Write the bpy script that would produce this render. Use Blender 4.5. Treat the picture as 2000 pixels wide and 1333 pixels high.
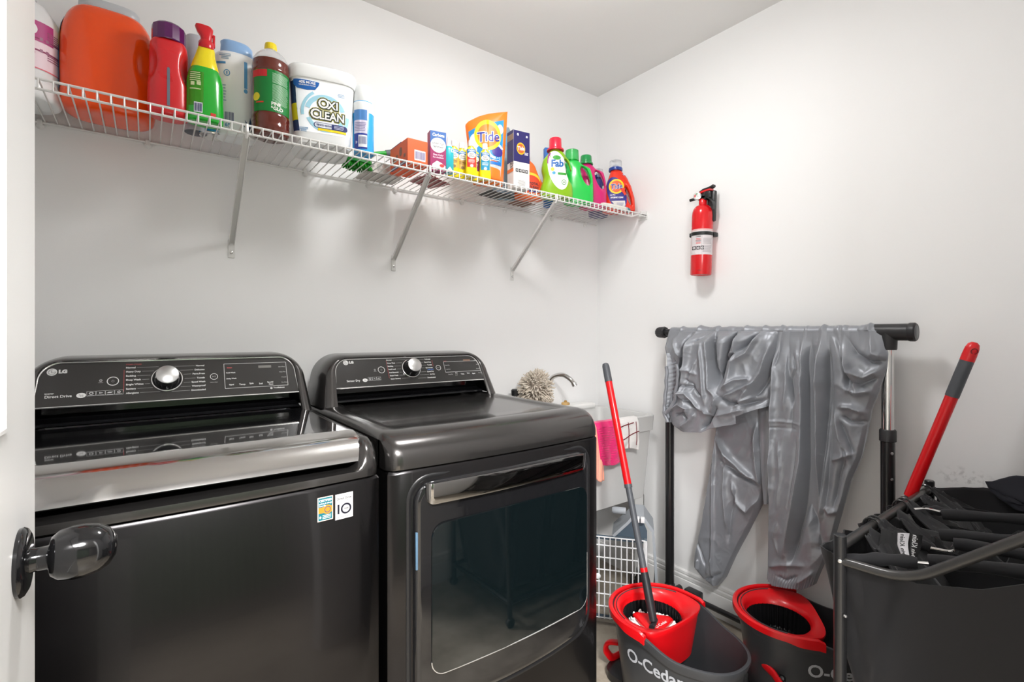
import bpy, bmesh, math, random
import numpy as np
from mathutils import Vector, Matrix, noise
from mathutils.bvhtree import BVHTree
random.seed(7); RNG = np.random.default_rng(7)
for o in list(bpy.data.objects): bpy.data.objects.remove(o, do_unlink=True)
S = bpy.context.scene; COL = S.collection; PI = math.pi

# ---------------------------------------------------------------- camera
cam = bpy.data.cameras.new('camera'); co = bpy.data.objects.new('camera', cam); COL.objects.link(co)
cam.sensor_width = 36; cam.lens = 959/2000*36; cam.shift_y = -15.5/2000; cam.clip_start = .02
YAW = math.atan2(712, 959)
co.location = (-1.951, -1.852, 1.206); co.rotation_euler = (PI/2, 0, -YAW)
S.camera = co

# ---------------------------------------------------------------- world, lights, exposure
w = bpy.data.worlds.new('world'); S.world = w; w.use_nodes = True
w.node_tree.nodes['Background'].inputs[0].default_value = (.80, .90, 1, 1)
w.node_tree.nodes['Background'].inputs[1].default_value = 1.0
S.view_settings.view_transform = 'Standard'; S.view_settings.look = 'None'
S.view_settings.gamma = 1; S.view_settings.use_curve_mapping = False
S.view_settings.exposure = 0.54
def area(name, loc, rot, size, power, color=(1,1,1), shape='DISK', sy=None):
    l = bpy.data.lights.new(name, 'AREA'); l.shape = shape; l.size = size; l.energy = power; l.color = color
    if sy: l.size_y = sy
    o = bpy.data.objects.new(name, l); COL.objects.link(o); o.location = loc; o.rotation_euler = rot
    return o
def point(name, loc, r, power, color):
    l = bpy.data.lights.new(name, 'POINT'); l.energy = power; l.color = color; l.shadow_soft_size = r
    o = bpy.data.objects.new(name, l); COL.objects.link(o); o.location = loc; return o
point('ceiling_lamp_light', (-1.02, -.85, 2.33), .11, 5.8, (1, .99, .985))
area('ceiling_lamp_downlight', (-1.02, -.85, 2.42), (0, 0, 0), .28, 6.0, (1, .99, .985))
area('hall_fill_light', (-1.86, -2.75, 2.44), (0, 0, 0), .6, 160, (1, .985, .975))  # added unseen fill lamp in the hall, brightens the room through the doorway
area('hall_side_fill_light', (-3.3, -3.35, 1.35), (-PI/2, 0, PI+math.radians(-48)), 1.3, 60, (.98, .99, 1), 'RECTANGLE', 1.5)  # added unseen side fill for the right wall; this hall wall has no window

# ---------------------------------------------------------------- materials
def lin(c):
    if isinstance(c, str):
        c = c.lstrip('#'); c = [int(c[i:i+2], 16)/255 for i in (0, 2, 4)]
        return tuple(x/12.92 if x <= .04045 else ((x+.055)/1.055)**2.4 for x in c)
    return tuple(c)
MATS = {}
def mat(name, color, rough=.5, metal=0, coat=0, spec=.5, bump=0, bscale=200, trans=0, emit=0, sheen=0, vary=0, vscale=6, alpha=1, aniso=0, ior=1.45):
    if name in MATS: return MATS[name]
    m = bpy.data.materials.new(name); m.use_nodes = True; n = m.node_tree.nodes; l = m.node_tree.links
    b = n['Principled BSDF']; c = lin(color)
    b.inputs['Base Color'].default_value = (*c, 1); b.inputs['Roughness'].default_value = rough
    b.inputs['Metallic'].default_value = metal; b.inputs['Coat Weight'].default_value = coat
    b.inputs['Coat Roughness'].default_value = .05
    b.inputs['Specular IOR Level'].default_value = spec; b.inputs['Transmission Weight'].default_value = trans
    b.inputs['IOR'].default_value = ior; b.inputs['Alpha'].default_value = alpha
    b.inputs['Sheen Weight'].default_value = sheen; b.inputs['Anisotropic'].default_value = aniso
    if emit: b.inputs['Emission Color'].default_value = (*c, 1); b.inputs['Emission Strength'].default_value = emit
    tc = n.new('ShaderNodeTexCoord')
    if bump:
        t = n.new('ShaderNodeTexNoise'); t.inputs['Scale'].default_value = bscale; t.inputs['Detail'].default_value = 3
        l.new(tc.outputs['Object'], t.inputs['Vector'])
        bp = n.new('ShaderNodeBump'); bp.inputs['Strength'].default_value = bump; bp.inputs['Distance'].default_value = .002
        l.new(t.outputs['Fac'], bp.inputs['Height']); l.new(bp.outputs['Normal'], b.inputs['Normal'])
    t = n.new('ShaderNodeTexNoise'); t.inputs['Scale'].default_value = vscale; t.inputs['Detail'].default_value = 4
    l.new(tc.outputs['Object'], t.inputs['Vector'])
    if vary:
        r = n.new('ShaderNodeMix'); r.data_type = 'RGBA'
        r.inputs['A'].default_value = (*[x*(1-vary) for x in c], 1); r.inputs['B'].default_value = (*[min(1, x*(1+vary)) for x in c], 1)
        l.new(t.outputs['Fac'], r.inputs['Factor']); l.new(r.outputs['Result'], b.inputs['Base Color'])
    else:
        r = n.new('ShaderNodeMapRange'); r.inputs['To Min'].default_value = max(0, rough-.03); r.inputs['To Max'].default_value = rough+.03
        l.new(t.outputs['Fac'], r.inputs['Value']); l.new(r.outputs['Result'], b.inputs['Roughness'])
    MATS[name] = m; return m
def plas(col, rough=.3, **k): return mat('plastic_'+col.strip('#')+('_%d' % int(rough*100)), col, rough, coat=k.pop('coat', .15), **k)
def ink(col): return mat('ink_'+col.strip('#'), col, .45)

# ---------------------------------------------------------------- object helpers
def link(o, parent=None):
    COL.objects.link(o)
    if parent: o.parent = parent
    return o
def thing(name, label, cat, loc=(0, 0, 0), rz=0, group=None, rx=0, ry=0):
    o = bpy.data.objects.new(name, None); o.empty_display_size = .05; link(o)
    o.location = loc; o.rotation_euler = (rx, ry, rz); o['label'] = label; o['category'] = cat
    if group: o['group'] = group
    return o
def tag(o, label=None, cat=None, group=None, kind=None):
    for k, v in (('label', label), ('category', cat), ('group', group), ('kind', kind)):
        if v: o[k] = v
    return o
def mesh_obj(name, verts, faces, m, parent=None, smooth=True, sharp=None):
    me = bpy.data.meshes.new(name); me.from_pydata([tuple(map(float, v)) for v in verts], [], [tuple(int(i) for i in f) for f in faces])
    me.update()
    bm = bmesh.new(); bm.from_mesh(me); bmesh.ops.recalc_face_normals(bm, faces=bm.faces); bm.to_mesh(me); bm.free()
    if smooth:
        me.polygons.foreach_set('use_smooth', [True]*len(me.polygons))
        if sharp: me.set_sharp_from_angle(angle=math.radians(sharp))
    me.materials.append(m)
    return link(bpy.data.objects.new(name, me), parent)
class MB:
    """collects primitives into one mesh"""
    def __init__(s): s.v = []; s.f = []
    def add(s, v, f):
        n = len(s.v); s.v += [tuple(p) for p in v]; s.f += [tuple(i+n for i in q) for q in f]; return s
    def box(s, lo, hi, bevel=0, seg=2, M=None):
        bm = bmesh.new(); bmesh.ops.create_cube(bm, size=1)
        for v in bm.verts: v.co = Vector([lo[i]+(v.co[i]+.5)*(hi[i]-lo[i]) for i in range(3)])
        if bevel: bmesh.ops.bevel(bm, geom=bm.edges[:]+bm.verts[:], offset=bevel, segments=seg, affect='EDGES', profile=.5)
        if M is not None: bm.transform(M)
        bm.verts.index_update(); s.add([v.co[:] for v in bm.verts], [[v.index for v in f.verts] for f in bm.faces]); bm.free(); return s
    def tube(s, pts, r, n=10, cap=True, closed=False, flat=1.0):
        P = [Vector(p) for p in pts]; R = r if isinstance(r, (list, tuple)) else [r]*len(P)
        up = None; rings = []
        for i, p in enumerate(P):
            if closed: t = (P[(i+1) % len(P)]-P[i-1])
            else: t = P[min(i+1, len(P)-1)]-P[max(i-1, 0)]
            t.normalize()
            if up is None:
                a = Vector((0, 0, 1)) if abs(t.z) < .9 else Vector((1, 0, 0)); up = (a-t*a.dot(t)).normalized()
            else: up = (up-t*up.dot(t)).normalized()
            sd = t.cross(up)
            rings.append([p+up*(R[i]*math.cos(2*PI*k/n))+sd*(R[i]*flat*math.sin(2*PI*k/n)) for k in range(n)])
        v = [q[:] for g in rings for q in g]; f = []; m = len(P)
        for i in range(m if closed else m-1):
            j = (i+1) % m
            for k in range(n): f.append((i*n+k, i*n+(k+1) % n, j*n+(k+1) % n, j*n+k))
        if cap and not closed: f += [tuple(range(n)), tuple((m-1)*n+k for k in range(n))]
        return s.add(v, f)
    def lathe(s, prof, n=32, M=None, cap=True):
        v = []; f = []
        for (r, z) in prof:
            for k in range(n): v.append(Vector((r*math.cos(2*PI*k/n), r*math.sin(2*PI*k/n), z)))
        for i in range(len(prof)-1):
            for k in range(n): f.append((i*n+k, i*n+(k+1) % n, (i+1)*n+(k+1) % n, (i+1)*n+k))
        if cap: f += [tuple(range(n)), tuple((len(prof)-1)*n+k for k in range(n))]
        if M is not None: v = [M @ q for q in v]
        return s.add([q[:] for q in v], f)
    def loft(s, rings, cap=True, closed=True):
        n = len(rings[0]); v = [p for r in rings for p in r]; f = []
        for i in range(len(rings)-1):
            for k in range(n if closed else n-1): f.append((i*n+k, i*n+(k+1) % n, (i+1)*n+(k+1) % n, (i+1)*n+k))
        if cap: f += [tuple(range(n)), tuple((len(rings)-1)*n+k for k in range(n))]
        return s.add(v, f)
    def sheet(s, grid):
        a = np.asarray(grid); h, w = a.shape[:2]
        return s.add(a.reshape(-1, 3).tolist(), [(i*w+j, i*w+j+1, (i+1)*w+j+1, (i+1)*w+j) for i in range(h-1) for j in range(w-1)])
    def obj(s, name, m, parent=None, smooth=True, sharp=40): return mesh_obj(name, s.v, s.f, m, parent, smooth, sharp)
def superring(rx, ry, z, n=2.5, N=40, cx=0, cy=0):
    o = []
    for k in range(N):
        a = 2*PI*k/N; c, d = math.cos(a), math.sin(a)
        o.append((cx+rx*math.copysign(abs(c)**(2/n), c), cy+ry*math.copysign(abs(d)**(2/n), d), z))
    return o
def rot_to(axis):  # matrix taking +z to axis
    return Vector((0, 0, 1)).rotation_difference(Vector(axis).normalized()).to_matrix().to_4x4()
def T(*p): return Matrix.Translation(Vector(p))
def RZ(a): return Matrix.Rotation(a, 4, 'Z')
def fillet(pts, r, n=6):
    """round the inner corners of a 3D polyline"""
    P = [Vector(p) for p in pts]; o = [P[0]]
    for i in range(1, len(P)-1):
        a = (P[i-1]-P[i]); b = (P[i+1]-P[i]); rr = min(r, a.length*.49, b.length*.49); a.normalize(); b.normalize()
        p0, p1 = P[i]+a*rr, P[i]+b*rr
        for k in range(n+1):
            t = k/n; o.append(p0*(1-t)**2+P[i]*2*t*(1-t)+p1*t*t)
    return o+[P[-1]]
def interp(x, xs, ys): return float(np.interp(x, xs, ys))
def sstep(a, b, x): t = np.clip((x-a)/(b-a), 0, 1); return t*t*(3-2*t)
def vnoise(p, seed=0, scale=1.0):
    """smooth value noise, p (...,2)"""
    p = np.asarray(p)*scale; i = np.floor(p).astype(int); f = p-i; u = f*f*(3-2*f)
    def h(a, b):
        n = (a*374761393+b*668265263+seed*974634777) & 0x7fffffff; n = ((n ^ (n >> 13))*1274126177) & 0x7fffffff
        return ((n ^ (n >> 16)) & 0xffff)/65535.0
    a, b = i[..., 0], i[..., 1]
    return (h(a, b)*(1-u[..., 0])+h(a+1, b)*u[..., 0])*(1-u[..., 1])+(h(a, b+1)*(1-u[..., 0])+h(a+1, b+1)*u[..., 0])*u[..., 1]
# ---------------------------------------------------------------- implicit surfaces (surface nets)
def surfnet(fn, lo, hi, h, smooth=2):
    ax = [np.arange(lo[i]-h, hi[i]+2*h, h) for i in range(3)]
    X, Y, Z = np.meshgrid(*ax, indexing='ij'); V = fn(X, Y, Z); sh = V.shape
    I = V < 0; idx = np.full([s-1 for s in sh], -1, int)
    acc = np.zeros([s-1 for s in sh]+[3]); cnt = np.zeros([s-1 for s in sh])
    c = lambda a, d: a[d[0]:sh[0]-1+d[0], d[1]:sh[1]-1+d[1], d[2]:sh[2]-1+d[2]]
    for axis in range(3):
        for p in (0, 1):
            for q in (0, 1):
                d0 = [0, 0, 0]; oth = [i for i in range(3) if i != axis]; d0[oth[0]] = p; d0[oth[1]] = q; d1 = list(d0); d1[axis] = 1
                a, b = c(V, d0), c(V, d1); m = (a < 0) != (b < 0); t = np.where(m, a/np.where(m, a-b, 1), 0)
                pos = np.zeros(m.shape+(3,)); pos[..., axis] = t; pos[..., oth[0]] = p; pos[..., oth[1]] = q
                acc += pos*m[..., None]; cnt += m
    act = cnt > 0; idx[act] = np.arange(act.sum())
    ii = np.argwhere(act); P = (ii+acc[act]/cnt[act][:, None])*h+np.array([a[0] for a in ax])
    F = []
    for axis in range(3):
        o1, o2 = [i for i in range(3) if i != axis]
        A = np.take(I, range(0, sh[axis]-1), axis); B = np.take(I, range(1, sh[axis]), axis); ed = np.argwhere(A != B)
        ed = ed[(ed[:, o1] > 0) & (ed[:, o2] > 0) & (ed[:, o1] < sh[o1]-1) & (ed[:, o2] < sh[o2]-1)]
        def g(d1, d2): e = ed.copy(); e[:, o1] -= d1; e[:, o2] -= d2; return idx[e[:, 0], e[:, 1], e[:, 2]]
        F.append(np.stack([g(1, 1), g(0, 1), g(0, 0), g(1, 0)], 1))
    F = np.concatenate(F); F = F[(F >= 0).all(1)]
    for _ in range(smooth):
        n = np.zeros_like(P); k = np.zeros(len(P))
        for a, b in ((0, 1), (1, 2), (2, 3), (3, 0)):
            for s_, t_ in ((F[:, a], F[:, b]), (F[:, b], F[:, a])): np.add.at(n, s_, P[t_]); np.add.at(k, s_, 1)
        P = P*.4+.6*n/np.maximum(k, 1)[:, None]
    return P, F
def smin(a, b, k): h = np.clip(.5+.5*(b-a)/k, 0, 1); return b*(1-h)+a*h-k*h*(1-h)
def smax(a, b, k): return -smin(-a, -b, k)
def se(X, Y, rx, ry, n): return ((np.abs(X)/rx)**n+(np.abs(Y)/ry)**n)**(1/n)
# ---------------------------------------------------------------- flat print: text and shapes projected on a surface
def text2d(s, size, bold=0, align='LEFT', shear=0, sx=1):
    cu = bpy.data.curves.new('t', 'FONT'); cu.body = s; cu.size = size; cu.offset = bold; cu.align_x = align; cu.align_y = 'CENTER'; cu.shear = shear; cu.resolution_u = 3
    o = bpy.data.objects.new('t', cu); COL.objects.link(o); dg = bpy.context.evaluated_depsgraph_get(); dg.update()
    me = bpy.data.meshes.new_from_object(o.evaluated_get(dg)); v = [(q.co.x*sx, q.co.y) for q in me.vertices]; f = [tuple(p.vertices) for p in me.polygons]
    bpy.data.objects.remove(o); bpy.data.curves.remove(cu); bpy.data.meshes.remove(me); return v, f
def mv(s, dx, dy, rot=0, sc=1):
    c, d = math.cos(rot)*sc, math.sin(rot)*sc
    return [(x*c-y*d+dx, x*d+y*c+dy) for x, y in s[0]], s[1]
def joinp(*ss):
    v = []; f = []
    for a, b in ss: n = len(v); v += a; f += [tuple(i+n for i in q) for q in b]
    return v, f
def disc2d(rx, ry, n=28, m=4, r0=0.0):
    v = []; f = []
    for i in range(m+1):
        q = r0+(1-r0)*i/m; q = max(q, .001)
        for k in range(n): v.append((rx*q*math.cos(2*PI*k/n), ry*q*math.sin(2*PI*k/n)))
    for i in range(m):
        for k in range(n): f.append((i*n+k, i*n+(k+1) % n, (i+1)*n+(k+1) % n, (i+1)*n+k))
    return v, f
def rect2d(w, h, nx=1, ny=1, cx=0, cy=0, skew=0):
    v = [(cx-w/2+w*i/nx+skew*(j/ny-.5), cy-h/2+h*j/ny) for j in range(ny+1) for i in range(nx+1)]
    return v, [(j*(nx+1)+i, j*(nx+1)+i+1, (j+1)*(nx+1)+i+1, (j+1)*(nx+1)+i) for j in range(ny) for i in range(nx)]
def frame2d(w, h, t): return joinp(rect2d(w, t, 6, 1, 0, h/2), rect2d(w, t, 6, 1, 0, -h/2), rect2d(t, h, 1, 6, -w/2), rect2d(t, h, 1, 6, w/2))
def lines2d(w, h, rows, cx=0, cy=0, fill=.45, seed=0, al=0):
    r = random.Random(seed); o = []
    for i in range(rows):
        ww = w*(r.uniform(.6, 1) if al else r.uniform(.85, 1)); o.append(rect2d(ww, h/rows*fill, max(1, int(ww/.012)), 1, cx-(w-ww)/2*(0 if al else 1), cy+h/2-h*(i+.5)/rows))
    return joinp(*o)
def bars2d(w, h, cx=0, cy=0, seed=1):
    r = random.Random(seed); o = []; x = -w/2
    while x < w/2-.001:
        b = r.choice((.0012, .002, .003))*w/.03; o.append(rect2d(b, h, 1, 1, cx+x+b/2, cy)); x += b+r.choice((.001, .002))*w/.03
    return joinp(*o)
def flat(name, s, m, M, parent=None):
    """print lying in a plane: M maps (x,y,0) to place"""
    return mesh_obj(name, [(M @ Vector((x, y, 0)))[:] for x, y in s[0]], s[1], m, parent, False)
def decal(name, s, m, target, parent, ang=0, cx=0, cz=0, off=.0006, cut=.006, direction=None):
    """project a 2-D shape (x across, y up) horizontally onto the target mesh, seen from angle ang about z (0 = from -y)"""
    bm = bmesh.new(); vs = [bm.verts.new((x, y, 0)) for x, y in s[0]]
    for f in s[1]:
        try: bm.faces.new([vs[i] for i in f])
        except ValueError: pass
    if cut:
        xs = [v.co.x for v in bm.verts]; x = math.floor(min(xs)/cut)*cut+cut
        while x < max(xs):
            bmesh.ops.bisect_plane(bm, geom=bm.verts[:]+bm.edges[:]+bm.faces[:], plane_co=(x, 0, 0), plane_no=(1, 0, 0)); x += cut
    if not hasattr(decal, 'c'): decal.c = {}
    key = target.data.name
    if key not in decal.c:
        decal.c[key] = BVHTree.FromPolygons([v.co[:] for v in target.data.vertices], [tuple(p.vertices) for p in target.data.polygons])
    B = decal.c[key]; R = Matrix.Rotation(ang, 3, 'Z'); d = R @ Vector((0, 1, 0)); ok = True; last = None
    for v in bm.verts:
        st = R @ Vector((v.co.x+cx, -1, v.co.y+cz)); h = B.ray_cast(st, d)
        if h[0] is None:
            h = B.find_nearest(st+d*(.95)); 
        nn = h[1]
        if nn.dot(d) > 0: nn = -nn
        v.co = h[0]+nn*off
    bm.verts.index_update(); V = [v.co[:] for v in bm.verts]; F = [[q.index for q in f.verts] for f in bm.faces]; bm.free()
    return mesh_obj(name, V, F, m, parent, True)

# ================================================================ the room
WALL = mat('wall_paint', (.865, .865, .862), .55, bump=.06, bscale=350)
CEIL = mat('ceiling_paint', (.80, .80, .79), .8, bump=.1, bscale=250)
TRIM = mat('trim_paint', (.80, .80, .79), .35)
def floor_mat():
    m = bpy.data.materials.new('floor_stone'); m.use_nodes = True; n = m.node_tree.nodes; l = m.node_tree.links; b = n['Principled BSDF']
    tc = n.new('ShaderNodeTexCoord'); a = n.new('ShaderNodeTexNoise'); a.inputs['Scale'].default_value = 5; a.inputs['Detail'].default_value = 8; a.inputs['Roughness'].default_value = .65
    l.new(tc.outputs['Object'], a.inputs['Vector']); r = n.new('ShaderNodeValToRGB'); e = r.color_ramp.elements
    e[0].position = .3; e[0].color = (.20, .165, .125, 1); e[1].position = .72; e[1].color = (.50, .45, .37, 1)
    l.new(a.outputs['Fac'], r.inputs['Fac']); l.new(r.outputs['Color'], b.inputs['Base Color']); b.inputs['Roughness'].default_value = .42
    bp = n.new('ShaderNodeBump'); bp.inputs['Strength'].default_value = .15; bp.inputs['Distance'].default_value = .003
    l.new(a.outputs['Fac'], bp.inputs['Height']); l.new(bp.outputs['Normal'], b.inputs['Normal']); return m
FLOOR = floor_mat()
H = 2.481; XL = -2.30; YF = -1.95; WT = .12; HB = -4.7; HX0 = -3.4; HX1 = .6
def struct(name, mb, m, parent=None, smooth=False, **k):
    o = mb.obj(name, m, parent, smooth=smooth); o['kind'] = 'structure'
    return o
struct('floor', MB().box((HX0-.1, HB-.1, -.1), (HX1+.1, .12, 0)), FLOOR)
struct('ceiling', MB().box((HX0-.1, HB-.1, H), (HX1+.1, .12, H+.1)), CEIL)
struct('wall_back', MB().box((XL-.12, 0, 0), (.12, .12, H)), WALL)
def scuffed():
    m = WALL.copy(); m.name = 'wall_paint_scuffed'; n = m.node_tree.nodes; l = m.node_tree.links; b = n['Principled BSDF']
    tc = n.new('ShaderNodeTexCoord'); mp = n.new('ShaderNodeMapping'); mp.vector_type = 'TEXTURE'; mp.inputs['Location'].default_value = (0, -1.485, .775); mp.inputs['Scale'].default_value = (.2, .075, .035)
    g = n.new('ShaderNodeTexGradient'); g.gradient_type = 'SPHERICAL'; t = n.new('ShaderNodeTexNoise'); t.inputs['Scale'].default_value = 60; t.inputs['Detail'].default_value = 6
    l.new(tc.outputs['Object'], mp.inputs['Vector']); l.new(mp.outputs['Vector'], g.inputs['Vector']); l.new(tc.outputs['Object'], t.inputs['Vector'])
    r = n.new('ShaderNodeMapRange'); r.inputs['From Min'].default_value = .5; r.inputs['From Max'].default_value = .72; l.new(t.outputs['Fac'], r.inputs['Value'])
    k = n.new('ShaderNodeMath'); k.operation = 'MULTIPLY'; l.new(g.outputs['Fac'], k.inputs[0]); l.new(r.outputs['Result'], k.inputs[1])
    x = n.new('ShaderNodeMix'); x.data_type = 'RGBA'; x.inputs['A'].default_value = b.inputs['Base Color'].default_value; x.inputs['B'].default_value = (.22, .21, .20, 1)
    l.new(k.outputs[0], x.inputs['Factor']); l.new(x.outputs['Result'], b.inputs['Base Color']); return m
struct('wall_right', MB().box((0, YF-WT, 0), (.12, 0, H)), scuffed())
struct('wall_left', MB().box((XL-.12, YF-WT, 0), (XL, 0, H)), WALL)
DX0, DX1, DH = -2.065, -1.235, 2.05
struct('wall_front', MB().box((XL, YF-WT, 0), (DX0, YF, H)).box((DX1, YF-WT, 0), (0, YF, H)).box((DX0, YF-WT, DH), (DX1, YF, H)), WALL)
# the hall beyond the doorway, seen only in reflections
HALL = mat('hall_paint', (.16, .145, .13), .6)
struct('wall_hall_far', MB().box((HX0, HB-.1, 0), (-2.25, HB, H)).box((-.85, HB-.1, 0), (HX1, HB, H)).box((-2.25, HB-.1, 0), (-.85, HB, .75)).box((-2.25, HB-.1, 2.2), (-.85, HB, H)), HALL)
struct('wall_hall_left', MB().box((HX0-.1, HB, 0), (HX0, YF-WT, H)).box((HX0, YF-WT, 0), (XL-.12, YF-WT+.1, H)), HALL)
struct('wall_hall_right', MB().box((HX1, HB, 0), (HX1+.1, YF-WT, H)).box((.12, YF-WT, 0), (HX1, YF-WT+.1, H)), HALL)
wn = struct('window_1', MB().box((-2.25, HB-.08, .75), (-2.2, HB+.01, 2.2)).box((-.9, HB-.08, .75), (-.85, HB+.01, 2.2)).box((-2.2, HB-.08, .75), (-.9, HB+.01, .8)).box((-2.2, HB-.08, 2.15), (-.9, HB+.01, 2.2)).box((-2.2, HB-.05, 1.46), (-.9, HB-.02, 1.49)), TRIM)
struct('pane', MB().box((-2.2, HB-.04, .8), (-.9, HB-.035, 2.15)), mat('window_glass', (1, 1, 1), .02, trans=1, ior=1.02), wn)
# door casing
struct('trim_1', MB().box((DX0-.06, YF, 0), (DX0, YF+.014, DH+.06), .004).box((DX1, YF, 0), (DX1+.06, YF+.014, DH+.06), .004).box((DX0, YF, DH), (DX1, YF+.014, DH+.06), .004), TRIM)
# baseboards: moulded profile swept along the walls
def base(name, p0, p1, nrm):
    prof = [(0, 0), (.014, 0), (.014, .085), (.0135, .094), (.0095, .0965), (.0095, .099), (.0125, .1015), (.0125, .113), (.008, .1175), (.008, .120), (.0105, .1225), (.009, .132), (.003, .137), (0, .137)]
    rings = [[(p[0]+nrm[0]*a, p[1]+nrm[1]*a, z) for a, z in prof] for p in (p0, p1)]
    return struct(name, MB().loft(rings), TRIM)
base('baseboard_right', (0, 0), (0, YF), (-1, 0)); base('baseboard_back', (XL, 0), (0, 0), (0, -1))
base('baseboard_left', (XL, 0), (XL, YF), (1, 0)); base('baseboard_front', (DX1+.06, YF), (0, YF), (0, 1))
# open door leaf with a recessed panel, black egg-shaped knob
BLK = mat('black_bronze', (.012, .012, .013), .12, metal=.6, coat=.6)
dr = struct('door_1', MB().box((-2.09, -1.905, .008), (-2.0535, -1.081, 2.03), .002), TRIM)
struct('panel_moulding', MB().tube([(-2.0535, -1.235, 1.12), (-2.0535, -1.235, 1.90), (-2.0535, -1.75, 1.90), (-2.0535, -1.75, 1.12)], .006, 6, closed=True, flat=.5), TRIM, dr)
struct('panel_moulding', MB().tube([(-2.0535, -1.235, .25), (-2.0535, -1.235, .86), (-2.0535, -1.75, .86), (-2.0535, -1.75, .25)], .006, 6, closed=True, flat=.5), TRIM, dr)
kb = struct('door_knob', MB().lathe([(.0001, .022), (.012, .0221), (.0195, .024), (.0245, .030), (.0268, .040), (.0268, .050), (.0245, .061), (.019, .070), (.010, .0755), (.0001, .0765)], 48, T(-2.0535, -1.17, .978) @ rot_to((1, 0, 0)), cap=False), BLK, dr, True)
struct('rose', MB().lathe([(.0001, 0), (.033, 0), (.0335, .003), (.032, .0055), (.027, .008), (.016, .009), (.0001, .009)], 48, T(-2.0535, -1.17, .978) @ rot_to((1, 0, 0)), cap=False), BLK, kb, True)
struct('knob_neck', MB().lathe([(.013, .007), (.0115, .012), (.0115, .021), (.0145, .026)], 32, T(-2.0535, -1.17, .978) @ rot_to((1, 0, 0))), BLK, kb, True)
struct('latch_plate', MB().box((-2.083, -1.0812, .945), (-2.061, -1.0802, 1.01), .0003), BLK, dr)
# ceiling lamp above the room (out of frame)
lamp = thing('ceiling_lamp', 'round flush-mounted white lamp on the laundry room ceiling', 'lamp', (-1.02, -.85, H))
MB().lathe([(.17, 0), (.172, -.02), (.15, -.034), (.14, -.03), (.14, -.012)], 40, cap=False).obj('lamp_trim', TRIM, lamp)
MB().lathe([(.14, -.012), (.139, -.028), (.0001, -.03)], 40, cap=False).obj('lamp_shade', mat('lamp_glass', (1, .97, .93), .4, emit=1.5), lamp)
# hall curtains hanging at the window
cg = mat('curtain_green', '5f6f5a', .9)
for k, (a, b) in enumerate(((-2.45, -1.53), (-1.55, -.65))):
    xs = np.linspace(a, b, 120); g = [[(x, HB+.07+.02*math.sin((x-a)*70), z) for x in xs] for z in (.35, 1.3, 2.3)]
    tag(MB().sheet(g).obj('curtain', cg), ('green curtain hanging at the left side of the hall window', 'green curtain hanging at the right side of the hall window')[k], 'curtain')

# ================================================================ washer and dryer
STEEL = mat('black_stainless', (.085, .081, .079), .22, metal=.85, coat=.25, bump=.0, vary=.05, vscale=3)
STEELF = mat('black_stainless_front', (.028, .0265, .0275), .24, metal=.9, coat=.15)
GLOSS = mat('black_gloss', (.008, .008, .009), .06, coat=.6)
GLASS = mat('black_glass_lid', (.010, .010, .011), .03, coat=1, spec=.8)
DARK = mat('dark_recess', (.012, .012, .013), .35)
CHROME = mat('polished_steel', (.62, .61, .60), .09, metal=1)
SILV = mat('silver_trim', (.72, .72, .71), .2, metal=.8)
KNOBM = mat('brushed_knob', (.55, .55, .545), .32, metal=.9, bump=.05, bscale=600)
WINK = mat('print_white', (.62, .62, .61), .5); GINK = mat('print_grey', (.24, .24, .24), .5)
RINK = mat('print_red', (.45, .06, .06), .5); BINK = mat('print_blue', (.06, .16, .5), .5)
ZD = .968
def bow(x, xc, hw): return -.787-.016*(1-((x-xc)/hw)**2)
def body(root, xc):
    hw = .343; rows = []
    for z in (.025, .03, .45, .878, .884):
        ins = .004 if z in (.025, .884) else 0
        ring = [(xc-hw+ins, -.05+(-ins), z)]
        for k in range(25):
            t = -1+2*k/24; x = xc+hw*t*(1-ins/hw); ring.append((x, bow(x, xc, hw)+ins+.012*abs(t)**24, z))
        ring.append((xc+hw-ins, -.05-ins, z)); rows.append(ring)
    o = MB().loft(rows).obj('cabinet', STEELF, root, sharp=35)
    for sx in (-1, 1):
        for y in (-.72, -.12): MB().lathe([(.018, 0), (.02, .004), (.02, .012), (.012, .014), (.012, .03)], 14, T(xc+sx*.29, y, 0)).obj('levelling_foot', DARK, root)
    return o
def top_cap(root, xc, dip):
    hw = .343; nx = 81; xs = [xc-hw+2*hw*i/(nx-1) for i in range(nx)]
    prof = [(0, .889), (0, .900), (.001, .910), (.004, .922), (.010, .934), (.019, .9445), (.031, .9535), (.046, .960), (.062, .9645), (.080, .967), (.10, ZD), (.13, ZD), (.2, ZD), (.3, ZD), (.45, ZD), (.52, ZD), (.556, ZD), (.58, ZD), (.60, ZD), (.737, ZD)]
    g = []
    for (d, z) in prof:
        row = []
        for x in xs:
            e = hw-abs(x-xc); y = bow(x, xc, hw)+d; r = .03
            zz = z
            if e < r: zz = min(z, ZD-.0+(-r+math.sqrt(max(0, r*r-(r-e)**2)))*.55)  # rounded side edges
            if e < r and d < .06: y += (r-math.sqrt(max(0, r*r-(r-e)**2)))*.8
            zz = dip(x-xc, y, zz, e); row.append((x, min(y, -.05), max(zz, .889)))
        g.append(row)
    g.insert(0, [(p[0], p[1]+.004, .886) for p in g[0]])
    m = MB().sheet(g)
    L = [r[0] for r in g]; R = [r[-1] for r in g]
    for side in (L, R): m.sheet([[(p[0], p[1], p[2]) for p in side], [(p[0], p[1], .886) for p in side]])
    return m.obj('top_panel', STEEL, root, sharp=50)
def dry_dip(dx, y, z, e):
    a = sstep(.045, .062, e)*sstep(-.690, -.672, y+.012*0)*sstep(0, 1, 1)
    side = sstep(-.35, -.16, y)*.03            # the raised border widens towards the console
    a = float(sstep(.045+side, .058+side, e)*sstep(-.695, -.675, y)); return z-.007*a
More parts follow.
